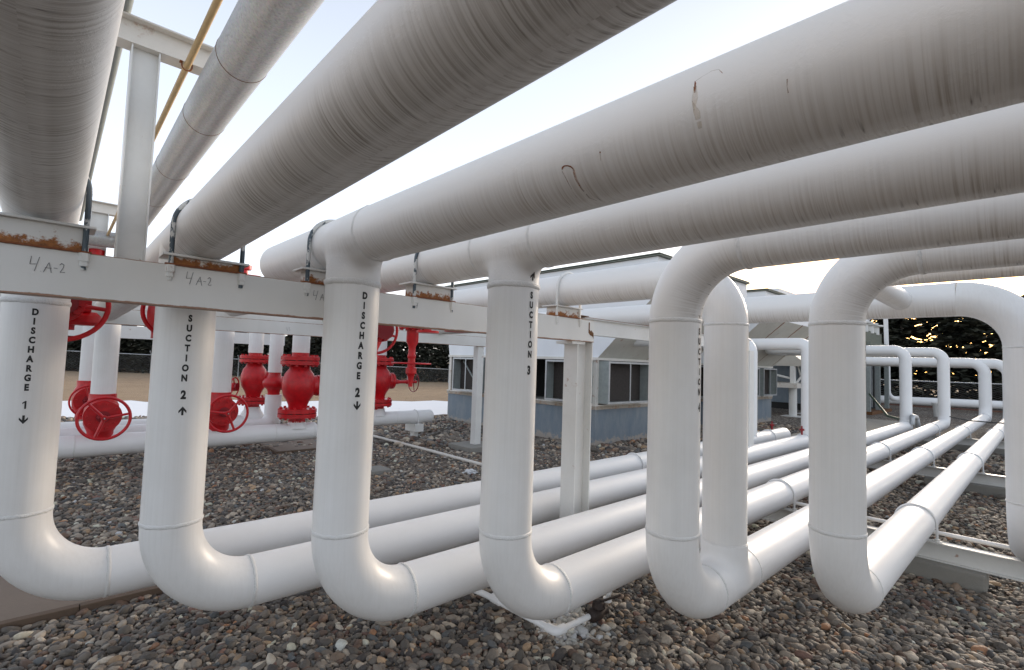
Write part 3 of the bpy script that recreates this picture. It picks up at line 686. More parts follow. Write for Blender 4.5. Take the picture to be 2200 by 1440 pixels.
scribble(r2,1.2,F0+.06,.075,9.0985,[*S4,[(.9,.9),(.7,.9),(.7,.5),(.95,.4),(.8,.1)]]); scribble(r2,3.0,F0+.06,.075,9.0985,[*S4,[(.9,.9),(.7,.9),(.7,.5),(.95,.4),(.8,.1)]])
P_(MB().box(1.44,1.465,9.0975,9.0985,F0+.002,F0+.2), 'rust_stain','rust', r2)
# third rack
r3 = thing('pipe_rack', 'white steel pipe rack furthest back, open frame in front of the dark conifers', 'pipe rack', (3,14,0), 0, 'white steel pipe racks')
P_(MB().box(-8,4.6,14,14.18,CZ+.27,CZ+.55), 'beam','white_steel', r3)
for x in (-2.2,2.75): P_(MB().box(x,x+.26,14.02,14.17,0,CZ+.269), 'column','white_steel', r3)
# fourth rack beam right of the near rack (carries the crossing pipe)
r4 = thing('pipe_rack', 'white beam with rusty top flange continuing right of the near rack end column', 'pipe rack', (5,3.9,0), 0, 'white steel pipe racks')
P_(MB().extr(IB(.09,.2,.010,.010), (4.6,3.75,CZ+.37),(9.5,3.75,CZ+.37)), 'beam','white_steel', r4)
P_(MB().box(4.6,9.5,3.70,3.80,CZ+.571,CZ+.575), 'rusty_flange','rust', r4)
P_(MB().box(9.3,9.5,3.66,3.84,0,CZ+.369), 'column','white_steel', r4)
P_(MB().box(4.2,4.62,3.66,3.86,CZ+.576,CZ+.584), 'end_plate','rust_dark', r4)

# ------------------------------------------------------------------ low sleeper beams with U-bolts
ALLY = [4.42,3.68,2.92,2.3,1.64,.965,.10]
def low_support(Xb, y0, y1, lab, straps, block):
    t = thing('pipe_support', lab, 'pipe support', (Xb,1.5,0), 0, 'low sleeper beams under the pipe bank')
    zt = ZL-RP-.002
    P_(MB().extr(IB(.11,.185,.012,.01), (Xb,y0,zt-.185),(Xb,y1,zt-.185)), 'beam','white_steel', t)
    for (a,b_) in block: P_(MB().box(Xb-.17,Xb+.17,a,b_,-.02,zt-.187), 'concrete_block','concrete', t, bevel=.02)
    for yy in straps:
        rr = RP+.011
        pts = [(Xb,yy-rr,zt-.03)]+[(Xb,yy-rr*math.cos(PI*k/20), ZL+rr*math.sin(PI*k/20)) for k in range(21)]+[(Xb,yy+rr,zt-.03)]
        ub = P_(MB().tube(pts, .011, 10), 'u_bolt','white_paint_clean', t)
        for s in (-1,1): S_(MB().lathe([(.045,zt+.0005),(.045,zt+.008),(.024,zt+.008),(.024,zt+.024)], (Xb,yy+s*rr,0), seg=6, smooth=False), 'nut','white_steel', ub)
    return t
ls1 = low_support(6.78, -3, 5.2, 'nearest white sleeper beam on a concrete block under the low pipes', ALLY[:6]+[-.06], [(.42,1.9),(3.6,5.0)])
P_(MB().tube([(6.98,-3,ZL-.12),(6.98,2.3,ZL-.12)], .022, 16), 'conduit','white_paint_clean', ls1)
low_support(12.3, -3, 5.0, 'second white sleeper beam under the low pipes, crossing beyond the nearest one', ALLY[:6], [(-1.5,1.6),(3.4,4.9)])
low_support(19.0, -3, 3.4, 'furthest white sleeper beam near the vertical bends of the low pipes', ALLY[2:6], [(-1,2.9)])

# ------------------------------------------------------------------ overhead small pipes
t = thing('insulated_pipe', 'banded galvanised metal jacketed pipe running overhead to the upper left', 'insulated pipe', (.57,3.2,CZ+1.38))
gx = lambda y: (.572-.015*(3.2-y), y, CZ+1.386-.026*(3.2-y))
P_(MB().tube(bent([gx(-4),gx(8.9),(-3,8.9,CZ+1.53)],.2), .11, 40), 'jacket','galvanised_jacket', t)
bm_ = MB(); BANDS = (-.3,.7,1.65,2.5,3.34,4.5,5.6,6.9,8.2)
for yy in BANDS: bm_.torus(gx(yy), .1103, .0016, 'y', 40, 6, 1.6)
P_(bm_, 'band','rust_dark', t)
t = thing('conduit', 'thin cream yellow conduit clamped under the upper rack beam', 'conduit', (.42,3.2,CZ+1.58))
cx = lambda y: (.45-.035*(y-3.2)*0-.003*(3.2-y), y, CZ+1.585-.0*(3.2-y))
P_(MB().tube([cx(-3),cx(9.05)], .0165, 16), 'tube','conduit_yellow', t)
P_(MB().tube([(.425,3.215,CZ+1.612)]+[(.45-.024*math.cos(PI*k/10),3.215,CZ+1.585-.024*math.sin(PI*k/10)) for k in range(11)]+[(.475,3.215,CZ+1.612)], .0035, 8).box(.415,.428,3.20,3.23,CZ+1.598,CZ+1.6015), 'clamp','rust', t)
t = thing('small_pipe', 'slim grey pipe resting on the upper beam beside the leftmost overhead pipe', 'pipe', (.16,3.2,CZ+1.78))
P_(MB().tube([(.163,-3,CZ+1.78),(.163,9,CZ+1.78)], .032, 20), 'tube','grey_paint', t)
P_(MB().torus((.163,3.3,CZ+1.78), .033,.004,'y',24,6,3), 'coupling','rust_dark', t)

# ------------------------------------------------------------------ red valves
def flange(m, c, ax, R, th, seg=28, bolts=12, gap=.012):
    # flange pair along axis with bolts, centred on c
    m.lathe([(R*.97,-th-gap/2),(R,-th-gap/2+.005),(R,-gap/2-.004),(R*.97,-gap/2)], c, ax, seg); m.lathe([(R*.97,gap/2),(R,gap/2+.004),(R,th+gap/2-.005),(R*.97,th+gap/2)], c, ax, seg)
    for k in range(bolts):
        a = 2*PI*k/bolts; u, v = R*.86*math.cos(a), R*.86*math.sin(a)
        off = Vector({'z':(u,v,0),'y':(v,0,u),'x':(0,u,v)}[ax])
        m.lathe([(R*.075,-th-gap/2-R*.09),(R*.075,th+gap/2+R*.09)], Vector(c)+off, ax, 6, False)
def wheel(m, c, ax, R, r, spokes=3, rot=.3, dish=0):
    m.torus(c, R, r, ax, 40, 8)
    m.lathe([(R*.14,-R*.1),(R*.14,R*.1)], c, ax, 12)
    for k in range(spokes):
        a = rot+2*PI*k/spokes; u, v = R*math.cos(a), R*math.sin(a)
        e = Vector(c)+Vector({'z':(u,v,0),'y':(u,0,v),'x':(0,u,v)}[ax]); m.tube([Vector(c), e], [r*1.1, r*.85], 8)
def check_valve(x, y, zb, zt, D, lab, pz=None, side=1, flanged=True, mat='red_paint', top=CZ+.6):
    """vertical valve between two flange pairs, bonnet to the side"""
    t = thing('check_valve', lab, 'valve', (x,y,zb), 0, 'upright red valves on the background pipes')
    H = zt-zb; R = D*1.13; m = MB(); L = lambda *p: (p[0]+x,p[1]+y,p[2]+zb)
    prof = [(D*.50,0),(D*.50,H*.14),(D*.56,H*.24),(D*.66,H*.30),(D*.88,H*.38),(D*.98,H*.48),(D*.98,H*.58),(D*.84,H*.69),(D*.62,H*.76),(D*.52,H*.88),(D*.50,H)]
    P_(MB().lathe(prof, L(0,0,0), 'z', 40), 'body', mat, t)
    if flanged:
        fm = MB(); flange(fm, L(0,0,H*.13), 'z', R, D*.25); f1 = P_(fm, 'flange', mat, t); S_(MB().lathe([(R*.9,-.007),(R*.9,.007)], L(0,0,H*.13),'z',28),'gasket','black_paint',f1)
        fm = MB(); flange(fm, L(0,0,H*.88), 'z', R, D*.25); f2 = P_(fm, 'flange', mat, t); S_(MB().lathe([(R*.9,-.007),(R*.9,.007)], L(0,0,H*.88),'z',28),'gasket','black_paint',f2)
    P_(MB().lathe([(D*.62,0),(D*.62,D*.75),(D*.66,D*.78),(D*.66,D*.95),(D*.4,D*1.02),(D*.1,D*1.04)], L(D*.3*side,0,H*.52), 'x', 32), 'bonnet', mat, t)
    if side>0: pass
    return t
def stub(t, x, y, z0, z1, r, mat='white_paint', name='riser'): return P_(MB().tube([(x,y,z0),(x,y,z1)], r, 32), name, mat, t)
# background low pipes
pa = thing('pipeline', 'nearest of the low white pipes crossing behind the first risers at left', 'pipeline', (0,10.5,0), 0, 'low white pipes behind the racks')
P_(MB().tube([(-8,10.5,ZL-.03),(4.12,10.5,ZL-.03)]+[(4.12+.1*math.sin(PI/2*k/5),10.5,ZL-.03) for k in range(1,6)], [.175,.175]+[.175*max(.05,math.cos(PI/2*k/5)) for k in range(1,6)], 36), 'low_pipe','white_paint_clean', pa)
for xx in (3.35,4.1,.35,1.35): rel(weld(pa,(xx,10.5,ZL-.03),(1,0,0),.175,.8),pa)
def reducer(t, x, y, r0, r1, z0, z1): P_(MB().lathe([(r0,z0),(r0*.97,z0+(z1-z0)*.3),(r1,z0+(z1-z0)*.8),(r1,z1)], (x,y,0),'z',32),'tee','white_paint_clean',t)
reducer(pa, 3.78,10.5,.22,.165, ZL+.05, CZ-1.33)
pb = thing('pipeline', 'middle of the low white pipes crossing behind the first risers at left', 'pipeline', (0,11.4,0), 0, 'low white pipes behind the racks')
P_(MB().tube([(-8,11.4,ZL)]+bent([(3.0,11.4,ZL),(3.58,11.4,ZL),(3.58,11.4,CZ-.85)],.25), .165, 36), 'low_pipe','white_paint_clean', pb)
pc = thing('pipeline', 'short low white pipe with rounded end resting on a small white pedestal', 'pipeline', (7,11.4,0), 0, 'low white pipes behind the racks')
P_(MB().tube([(5.2,11.4,ZL+.02),(7.6,11.4,ZL+.02)]+[(7.6+.1*math.sin(PI/2*k/5),11.4,ZL+.02) for k in range(1,6)], [.17,.17]+[.17*max(.05,math.cos(PI/2*k/5)) for k in range(1,6)], 36), 'low_pipe','white_paint_clean', pc)
for xx in (6.55,): rel(weld(pc,(xx,11.4,ZL+.02),(1,0,0),.17,.6),pc)
reducer(pc, 6.07,11.4,.2,.165, ZL+.1, CZ-1.24)
P_(MB().box(7.02,7.28,11.15,11.65,ZL-.35,ZL-.15), 'pedestal','white_steel', pc, bevel=.01); P_(MB().box(7.09,7.21,11.3,11.5,.04,ZL-.351), 'pedestal_leg','white_steel', pc)
P_(MB().box(6.85,7.45,11.0,11.8,-.02,.04), 'footing','concrete', pc)
rr=.182; P_(MB().tube([(7.15,11.4-rr,ZL-.16)]+[(7.15,11.4-rr*math.cos(PI*k/16),ZL+.02+rr*math.sin(PI*k/16)) for k in range(17)]+[(7.15,11.4+rr,ZL-.16)], .011, 8), 'u_bolt','white_paint_clean', pc)
pd = thing('pipeline', 'furthest of the low white pipes crossing behind the first risers at left', 'pipeline', (0,12.3,0), 0, 'low white pipes behind the racks')
P_(MB().tube([(-8,12.3,ZL),(4.0,12.3,ZL)], .165, 36), 'low_pipe','white_paint_clean', pd); reducer(pd, 3.42,12.3,.25,.165, ZL+.08, CZ-1.18)
v1 = check_valve(3.78,10.5,CZ-1.35,CZ+.08,.33,'largest red flanged valve with round body, just left of the pipe marked discharge 2'); stub(v1,3.78,10.5,CZ+.07,CZ+.74,.17)
v2 = check_valve(3.42,12.3,CZ-1.2,CZ+.05,.28,'red flanged valve standing left of the largest red valve'); stub(v2,3.42,12.3,CZ+.04,CZ+.74,.155)
v3 = check_valve(3.58,11.4,CZ-.87,CZ-.36,.24,'smaller darker red round valve without flanges between the two flanged valves',flanged=False); stub(v3,3.58,11.4,CZ-.37,CZ+.74,.14)
v4 = check_valve(6.05,11.4,CZ-1.26,CZ+.1,.31,'red flanged valve half hidden by discharge 2, with a small handwheel on its stem'); stub(v4,6.05,11.4,CZ+.09,CZ+.74,.17)
P_(MB().tube([(6.4,11.4,CZ-.58),(6.6,11.4,CZ-.58),(6.6,11.4,CZ-.58),(7.15,11.4,CZ-.58)],[.06,.06,.045,.04],12).lathe([(.06,0),(.06,.16)],(6.85,11.4,CZ-.58),'x',12), 'stem','red_paint', v4)
m = MB(); wheel(m,(7.06,11.4,CZ-.58),'x',.26,.012,3); P_(m,'handwheel','dark_red_paint', v4);
# gate valves with bonnets facing the camera
def gate_valve(x, y, z, lab, R=.31, wr=.014, off=.55, D=.17, up=True, zt=CZ+.3, rot=-.25, name='gate_valve', fl=.21):
    t = thing(name, lab, 'valve', (x,y,z), 0, 'red handwheel valves')
    P_(MB().lathe([(D*.95,-D*2.0),(D*.95,-D*1.5),(D*1.25,-D*.8),(D*1.3,0),(D*1.2,D*.9),(D*1.0,D*1.3),(D*1.0,D*1.9)], (x,y,z),'z',32), 'body','red_paint', t)
    m = MB(); m.lathe([(fl,-.30),(fl,-.22),(fl*.8,-.2),(fl*.7,.0)], (x,y,z),'y',36); 
    for k in range(10):
        a = 2*PI*k/10; m.lathe([(.02,-.33),(.02,-.2)], (x+fl*.8*math.cos(a),y,z+fl*.8*math.sin(a)),'y',6,False)
    P_(m,'bonnet','red_paint', t)
    P_(MB().lathe([(.09,-.36),(.07,-.30)], (x,y,z),'y',20).tube([(x,y-.3,z),(x,y-off-.05,z)],.022,12).tube([(x-.07,y-.3,z),(x-.05,y-off+.02,z)],.015,8).tube([(x+.07,y-.3,z),(x+.05,y-off+.02,z)],.015,8), 'yoke','dark_red_paint', t)
    m = MB(); wheel(m,(x,y-off,z),'y',R,wr,3,rot); hw = P_(m,'handwheel','red_paint', t)
    S_(MB().lathe([(.022,-.03),(.01,-.05)],(x,y-off,z),'y',10),'stem_tip','white_paint_clean', hw)
    return t
g8 = gate_valve(.66,10.5,CZ-1.06,'red valve with large handwheel between the pipes marked discharge 1 and suction 2',R=.32,off=.6,D=.18,rot=.2,wr=.022,fl=.245); stub(g8,.66,10.5,CZ-.73,CZ+.70,.165)
g8b = gate_valve(.52,11.4,CZ-.87,'red gate valve partly hidden behind the large handwheel at left',R=.26,off=.5,D=.17); stub(g8b,.52,11.4,CZ-.56,CZ+.70,.15)
g9 = gate_valve(2.36,10.5,CZ-1.06,'red gate valve with handwheel half hidden by the pipe marked suction 2',R=.32,off=.6,D=.18,rot=.9,wr=.022,fl=.245); stub(g9,2.36,10.5,CZ-.73,CZ+.74,.165)
g9b = gate_valve(2.75,12.3,CZ-.72,'small red handwheel valve seen edge on behind the half hidden gate valve',R=.2,off=.3,D=.07,fl=.09); g9b.rotation_euler=(0,0,R_(50))
stub(pd,2.75,12.3,ZL+.1,CZ-.80,.06,'white_paint_clean','branch')
# valves hanging below the overhead pipes, just behind the near beam
g7 = gate_valve(.03,5.0,CZ+.32,'big red handwheel just under the near beam beside the pipe marked discharge 1',R=.26,off=.25,D=.09,rot=-.1,wr=.017,fl=.13)
P_(MB().box(-.02,.20,4.88,5.1,CZ+.28,CZ+.55).lathe([(.10,CZ+.18),(.13,CZ+.2),(.13,CZ+.25),(.1,CZ+.28)],(.14,5.0,0),'z',20),'gearbox','red_paint',g7)
g7b = gate_valve(.585,4.25,CZ+.27,'red handwheel just under the near beam half hidden by the pipe marked suction 2',R=.165,off=.22,D=.09,rot=.2,wr=.013,fl=.1)
g6 = gate_valve(2.13,4.3,CZ+.26,'red handwheel under the near beam directly right of the pipe marked discharge 2',R=.21,off=.2,D=.12,rot=-.25,wr=.013,fl=.11)
t = thing('drop_valve', 'red valve hanging stem down below the near beam with its handwheel edge on', 'valve', (3.75,6.13,CZ+.4), 0, 'red handwheel valves')
P_(MB().lathe([(.03,-.50),(.028,-.45),(.045,-.36),(.055,-.33),(.075,-.31),(.075,-.24),(.055,-.22),(.05,-.10),(.058,-.09),(.058,-.05),(.05,-.04),(.05,.06),(.085,.14),(.085,.32)], (3.75,6.13,CZ+.12),'z',24),'bonnet','red_paint',t)
P_(MB().lathe([(.04,-.2),(.05,-.05),(.02,0)], (3.75,6.13,CZ-.07),'z',16),'stem','red_paint',t)
m=MB(); m.lathe([(.2,0),(.2,.035)],(3.75,6.13,CZ+.44),'z',30)
for k in range(12): m.lathe([(.02,-.02),(.02,.05)],(3.75+.17*math.cos(k*PI/6),6.13+.17*math.sin(k*PI/6),CZ+.44),'z',6,False)
P_(m,'flange','red_paint',t); P_(MB().lathe([(.1,0),(.1,.14)],(3.75,6.13,CZ+.45),'z',20),'neck','red_paint',t)
m=MB(); wheel(m,(3.75,6.13,CZ-.05),'z',.27,.011,3); P_(m,'handwheel','red_paint',t)
for x,lab,h in ((2.3,'small red relief valve top showing above the near beam right of the second overhead pipe',1.52),(.37,'small red relief valve top showing above the near beam beside the upper column',1.43)):
    t = thing('relief_valve', lab, 'valve', (x,9.2,F1), 0, 'red relief valves standing on the second rack')
    P_(MB().lathe([(.1,0),(.1,.03),(.05,.04),(.05,.3),(.09,.32),(.09,.40),(.13,.41),(.13,.47),(.08,.48),(.08,.62),(.06,.66),(.06,h-.68-.1),(.11,h-.68-.09),(.11,h-.68-.02),(.06,h-.68)], (x,9.2,F1+.001),'z',20),'body','red_paint',t)
    if x>1: P_(MB().lathe([(.06,0),(.06,.2)],(x+.05,9.2,CZ+1.3),'x',14),'outlet','red_paint',t)

# ------------------------------------------------------------------ small things on the gravel
t = thing('drain_pipe', 'thin white drain pipe lying on the pebbles under the pipe marked suction 3', 'drain pipe', (2.97,2.9,0))
P_(MB().tube([(2.70,3.8,.10),(2.80,3.25,.10),(2.836,2.478,.095)], .025, 16), 'tube','white_paint_clean', t)
P_(MB().tube([(2.836,2.478,.095),(3.22,2.465,.095)], .022, 16), 'tube','white_paint_clean', t)
P_(MB().lathe([(.036,-.05),(.036,.05)],(2.815,3.12,.10),'y',16).lathe([(.03,-.0),(.03,.07)],(2.83,3.12,.10),'x',16), 'tee','white_paint_clean', t)
P_(MB().tube(bent([(2.832,2.56,.096),(2.836,2.478,.096),(2.92,2.475,.096)],.035,6), .034, 16), 'elbow','white_paint_clean', t)
P_(MB().tube([(3.46,2.48,.13),(3.46,2.42,ZL-.12)], .02, 14).lathe([(.035,0),(.035,.03)],(3.46,2.48,.13),'z',14), 'drop','white_paint_clean', t)
P_(MB().lathe([(.03,-.12),(.05,-.1),(.05,.0),(.035,.02),(.035,.08)],(3.32,2.455,.095),'x',16).lathe([(.03,0),(.055,.03),(.045,.07),(.02,.08)],(3.31,2.455,.11),'z',14).tube([(3.31,2.44,.185),(3.52,2.40,.19)],.010,8), 'valve','dark_valve', t)
t = thing('ground_conduit', 'long thin rusty white pipe lying on gravel between discharge 2 and suction 3', 'pipe', (6.25,9.5,0))
P_(MB().tube([(6.2,13.2,.05),(6.23,11.8,.05),(6.25,9.8,.06),(6.3,7.5,.05),(6.33,6.2,.05)], .033, 14), 'tube','cream_steel', t)
t = thing('pipe_stand','thin white stand on a small pale concrete pad beside the pipe marked discharge 2','stand',(4.6,8.3,0))
P_(MB().box(4.1,4.62,8.05,8.5,-.02,.07), 'concrete_pad','concrete', t); P_(MB().box(4.19,4.30,8.2,8.32,.07,CZ+.36),'post','white_steel',t)
# crumpled plastic
bm = bmesh.new(); bmesh.ops.create_icosphere(bm, subdivisions=3, radius=.12)
for v in bm.verts: v.co = Vector((v.co.x*1.2, v.co.y, abs(v.co.z)*.6))*random.uniform(.45,1.2)
me = bpy.data.meshes.new('plastic_scrap'); bm.to_mesh(me); bm.free(); me.materials.append(MATS['plastic_bag'])
o = bpy.data.objects.new('plastic_scrap', me); COL.objects.link(o); o.location=(5.75,7.2,.02); tag(o,'crumpled white plastic scrap on bare dirt near the thin ground pipe','litter')

# ------------------------------------------------------------------ coolers
def cooler(x0, x1, y0, y1, lab, nb=2):
    t = thing('gas_cooler', lab, 'cooler', (x0,y0,0), 0, 'coolers on blue concrete bases')
    zb = CZ-1.12; zt = CZ+.17
    P_(MB().box(x0,x1,y0,y1,-.02,zb), 'base','blue_base', t)
    P_(MB().box(x0-.03,x1+.03,y0-.03,y1+.03,zb+.001,zb+.09), 'sill','sill_steel', t); P_(MB().box(x0-.04,x1+.04,y0-.04,y1+.04,zb+.091,zb+.125), 'ledge','cream_steel', t)
    # corner posts
    pm = MB()
    for xx in (x0,x1-.12):
        for yy in (y0,y1-.12): pm.box(xx,xx+.12,yy,yy+.12,zb+.126,zt)
    P_(pm,'corner_post','cream_steel', t)
    P_(MB().box(x0+.9,x1-.5,y0+.9,y1-.5,zb+.126,zt), 'core','dark_interior', t)
    # intake bays: open grey boxes with screens
    def bay(a, b, face):
        d = .30; z0, z1 = zb+.16, zt-.04
        def bx(m, u0,u1,w0,w1,q0,q1):   # u along face, w outward depth
            if face=='x': m.box(x0-w1,x0-w0,u0,u1,q0,q1)
            else: m.box(u0,u1,y0-w1,y0-w0,q0,q1)
        m = MB(); bx(m,a,a+.03,-.02,d,z0,z1); bx(m,b-.03,b,-.02,d,z0,z1); bx(m,a+.031,b-.031,-.02,d,z0,z0+.03); bx(m,a+.031,b-.031,-.02,d,z1-.03,z1)
        w = P_(m,'intake_box','frame_grey', t)
        m = MB(); bx(m,a+.04,b-.04,.0,.012,z0+.04,z1-.04); S_(m,'intake_screen','screen_mesh', w)
        m = MB(); f = .05
        bx(m,a,b,d+.001,d+.02,z0,z0+f); bx(m,a,b,d+.001,d+.02,z1-f,z1); bx(m,a,a+f,d+.001,d+.02,z0+f,z1-f); bx(m,b-f,b,d+.001,d+.02,z0+f,z1-f); c=(a+b)/2; bx(m,c-.02,c+.02,d+.001,d+.018,z0+f,z1-f)
        S_(m,'intake_frame','galv_fence', w)
        m = MB()
        if face=='x': m.tube([(x0-.1,a+.2,z0+.1),(x0-.1,b-.3,z1-.1)],.03,6)
        else: m.tube([(a+.2,y0-.1,z1-.1),(b-.3,y0-.1,z0+.1)],.03,6)
        if face=='x' and a>y0+3: P_(m,'brace','grey_paint', t)
    L = y1-y0; 
    for i in range(3): bay(y0+.1+i*L/3, y0+.1+i*L/3+L/3-.75, 'x')
    n = max(2,int((x1-x0)/1.7)); dx = (x1-x0)/n
    for i in range(n): bay(x0+.12+i*dx, x0+.12+i*dx+dx*.78, 'y')
    # hood: flares toward -Y and +Y, white sheet
    zh = CZ+1.75; top = CZ+2.6; yf = y0-1.75; yb = y1+.25
    hv = [(x0,y0,zt),(x1,y0,zt),(x1,y1,zt),(x0,y1,zt),(x0-.05,yf,zh),(x1+.05,yf,zh),(x1+.05,yb,zh),(x0-.05,yb,zh)]
    P_(MB().add(hv,[(0,1,5,4),(1,2,6,5),(2,3,7,6)]), 'hood','hood_white', t)
    P_(MB().add(hv,[(3,0,4,7)]).box(x0-.05,x1+.05,yf,yb,zh+.001,top), 'casing','cooler_white', t)
    P_(MB().box(x0-.045,x1+.045,y0-.05,y0-.0,zt-.02,zt+.05).box(x0-.05,x0,y0,y1,zt-.02,zt+.05), 'trim','cream_steel', t)
    sm = MB()
    for i in range(1,n+1): 
        xx = x0+i*dx-.2; sm.tube([(xx,y0-.02,zt+.03),(xx+.1,yf-.012,zh)],.012,6)
    sm.tube([(x0,y0-.9,(zt+zh)/2+.02),(x1,y0-.9,(zt+zh)/2+.02)],.01,6)
    P_(sm,'seam','rust', t)
    P_(MB().tube([(x0-.07,y0-1.7,CZ+.98+.75),(x0-.07,y1,CZ+.98+.75)],.02,6).tube([(x0-.06,y0-.95,CZ+.95),(x0-.06,y1,CZ+.95)],.015,6), 'rail','rust', t)
    sl_ = MB()
    for i in range(2): sl_.box(x0-.12+i*.03,x1+.1,yf-.10+i*.03,yb+.1,top+.01+i*.05,top+.03+i*.05)
    P_(sl_,'roof_slats','olive_steel', t)
    return t
cooler(10.25,15.2,7.85,14.25,'white topped cooler with open grey bays and blue base, nearest one')
c2 = cooler(16.8,22.2,7.85,13.0,'second cooler with blue base seen between the two rightmost risers')
# white louvred unit, platform behind
t = thing('louvred_unit','white louvred unit with a round fan ring above the far platform','cooler',(27,9,0))
P_(MB().box(25.2,31,8.6,12.5,CZ+2.15,CZ+4.0),'casing','cooler_white',t)
m=MB()
for i in range(9): m.box(25.6,31.2,8.45,8.6,CZ+2.25+i*.17,CZ+2.35+i*.17)
P_(m,'louvre','hood_white',t); P_(MB().lathe([(.75,0),(.75,.12),(.5,.16),(.35,.5),(.5,.55),(.5,.6)],(26.4,8.3,CZ+1.62),'z',24),'fan_ring','cream_steel',t)
P_(MB().add([(25.2,8.4,CZ+1.2),(31,8.4,CZ+1.2),(31,12,CZ+1.2),(25.2,12,CZ+1.2),(25.6,7.4,CZ+.3),(31,7.4,CZ+.3),(31,12.4,CZ+.3),(25.0,12.4,CZ+.3)],[(0,1,2,3),(0,4,5,1),(0,3,7,4),(1,5,6,2)]),'hood','hood_white',t)
P_(MB().box(25.4,30.8,8.8,12.3,CZ+1.201,CZ+2.149),'plenum','cooler_white',t)
t = thing('steel_platform','white steel platform on thick round legs with diagonal braces','platform',(26,8,0))
for x,y in ((25.6,8.1),(27.8,8.15),(25.6,11),(27.8,11)):
    P_(MB().tube([(x,y,0),(x,y,CZ-.72)],.17,16).box(x-.4,x+.4,y-.4,y+.4,-.02,.03),'leg','white_steel',t)
    P_(MB().box(x-.1,x+.1,y-.1,y+.1,CZ-.5,CZ+.3),'post','white_steel',t)
P_(MB().box(25.2,28.4,7.8,11.3,CZ-.72,CZ-.5),'deck','cream_steel',t)
P_(MB().tube([(25.7,8,CZ-.5),(27.6,8,CZ+.3)],.05,8).tube([(25.6,8.1,CZ-.3),(25.6,10.8,CZ+.3)],.05,8).tube([(26.6,8,CZ-.5),(26.0,8,CZ+.3)],.04,8),'brace','white_steel',t)
o = P_(MB().box(30.5,38,8.5,15,.35,CZ+1.0),'casing','blue_base',thing('gas_cooler','blue sided unit in the shadow behind the steel platform','cooler',(34,11,0)))
P_(MB().box(30.3,38.2,8.3,15.2,-.02,.349),'skid','dark_interior',o.parent)
# far green-grey unit at right
t = thing('gas_cooler','green grey cooler frame with vented top right of the rightmost full riser','cooler',(33,7,0))
P_(MB().box(31,36,6.15,10,CZ+1.55,CZ+1.75).box(30.9,36.1,6.05,10.1,CZ+1.25,CZ+1.5),'top_deck','olive_steel',t)
P_(MB().box(31.4,35.5,6.5,9.8,CZ+1.76,CZ+2.4),'casing','olive_steel',t)
for i in range(3): P_(MB().lathe([(.3,0),(.3,.45),(.5,.46),(.5,.54)],(31.8+i*1.3,6.7,CZ+2.3),'z',20),'vent_cap','white_steel',t)
for x,y in ((31.2,6.3),(33.4,6.3),(35.6,6.3),(31.2,9.7)): P_(MB().box(x-.1,x+.1,y-.1,y+.1,.1,CZ+1.249),'leg','grey_paint',t)
P_(MB().box(31.3,35.5,6.6,9.6,.2,CZ+1.2),'core','dark_interior',t); P_(MB().box(31,35.8,6.1,10,.0,.16),'skid','rust_dark',t)
for i in range(5): P_(MB().box(31.35+i*.85,31.45+i*.85,6.5,6.55,.3,CZ+1.2),'bar','galv_fence',t)
t = thing('vent_pipe','white pipe rising beside the far green grey cooler and arching over its top','pipe',(38,7.2,0))
P_(MB().tube(bent([(38,7.9,CZ+2.6),(38,7.6,CZ+3.9),(38,6.75,CZ+3.75),(38.2,6.68,.9)],.35,8),.12,16),'tube','white_paint_clean',t)
t = thing('pipeline','far white pipe low over the ground beyond the vertical bends at right','pipeline',(38.5,5,0))
P_(MB().tube(bent([(38,7.55,CZ+1.2),(38.2,7.55,CZ-1.5),(41.5,.6,CZ-1.5),(42,-6,CZ-1.5)],.55,8),.24,18),'low_pipe','white_paint_clean',t)
P_(MB().tube(bent([(38.2,6.72,CZ+1.0),(38.3,6.72,CZ-1.42),(39.6,5.0,CZ-1.5)],.5,8),.15,18),'branch','white_paint_clean',t)
t = thing('white_bucket','small white bucket shaped cover on the gravel between the far vertical bends','bucket',(34,3.8,0))
P_(MB().lathe([(.22,0),(.27,.62),(.30,.63),(.30,.72),(.2,.73)],(34,3.82,0),'z',20),'shell','white_steel',t)
# hose and cable
t = thing('hose','green hose drooping from the far cooler to the end of a low pipe','hose',(22,4,0))
P_(MB().tube([(30,6.0,1.1),(28,5.3,.75),(25,4.4,.42),(22.5,3.6,.5),(20.2,3.0,.72),(19.4,2.95,.78)],.05,10),'tube','hose_green',t)
P_(MB().tube(bent([(19.0,2.75,.62),(19.0,2.75,.86),(19.7,2.75,.80),(19.75,2.7,.4)],.1,6),.07,12),'coupling','galv_fence',t)
o = MB().tube([(21.0,2.1,.82),(21.4,1.7,.72),(21.6,1.2,.70),(21.6,.4,.72)],.018,8).build('cable','black_paint'); tag(o,'thin black cable lying across the two low pipes at far right','cable')

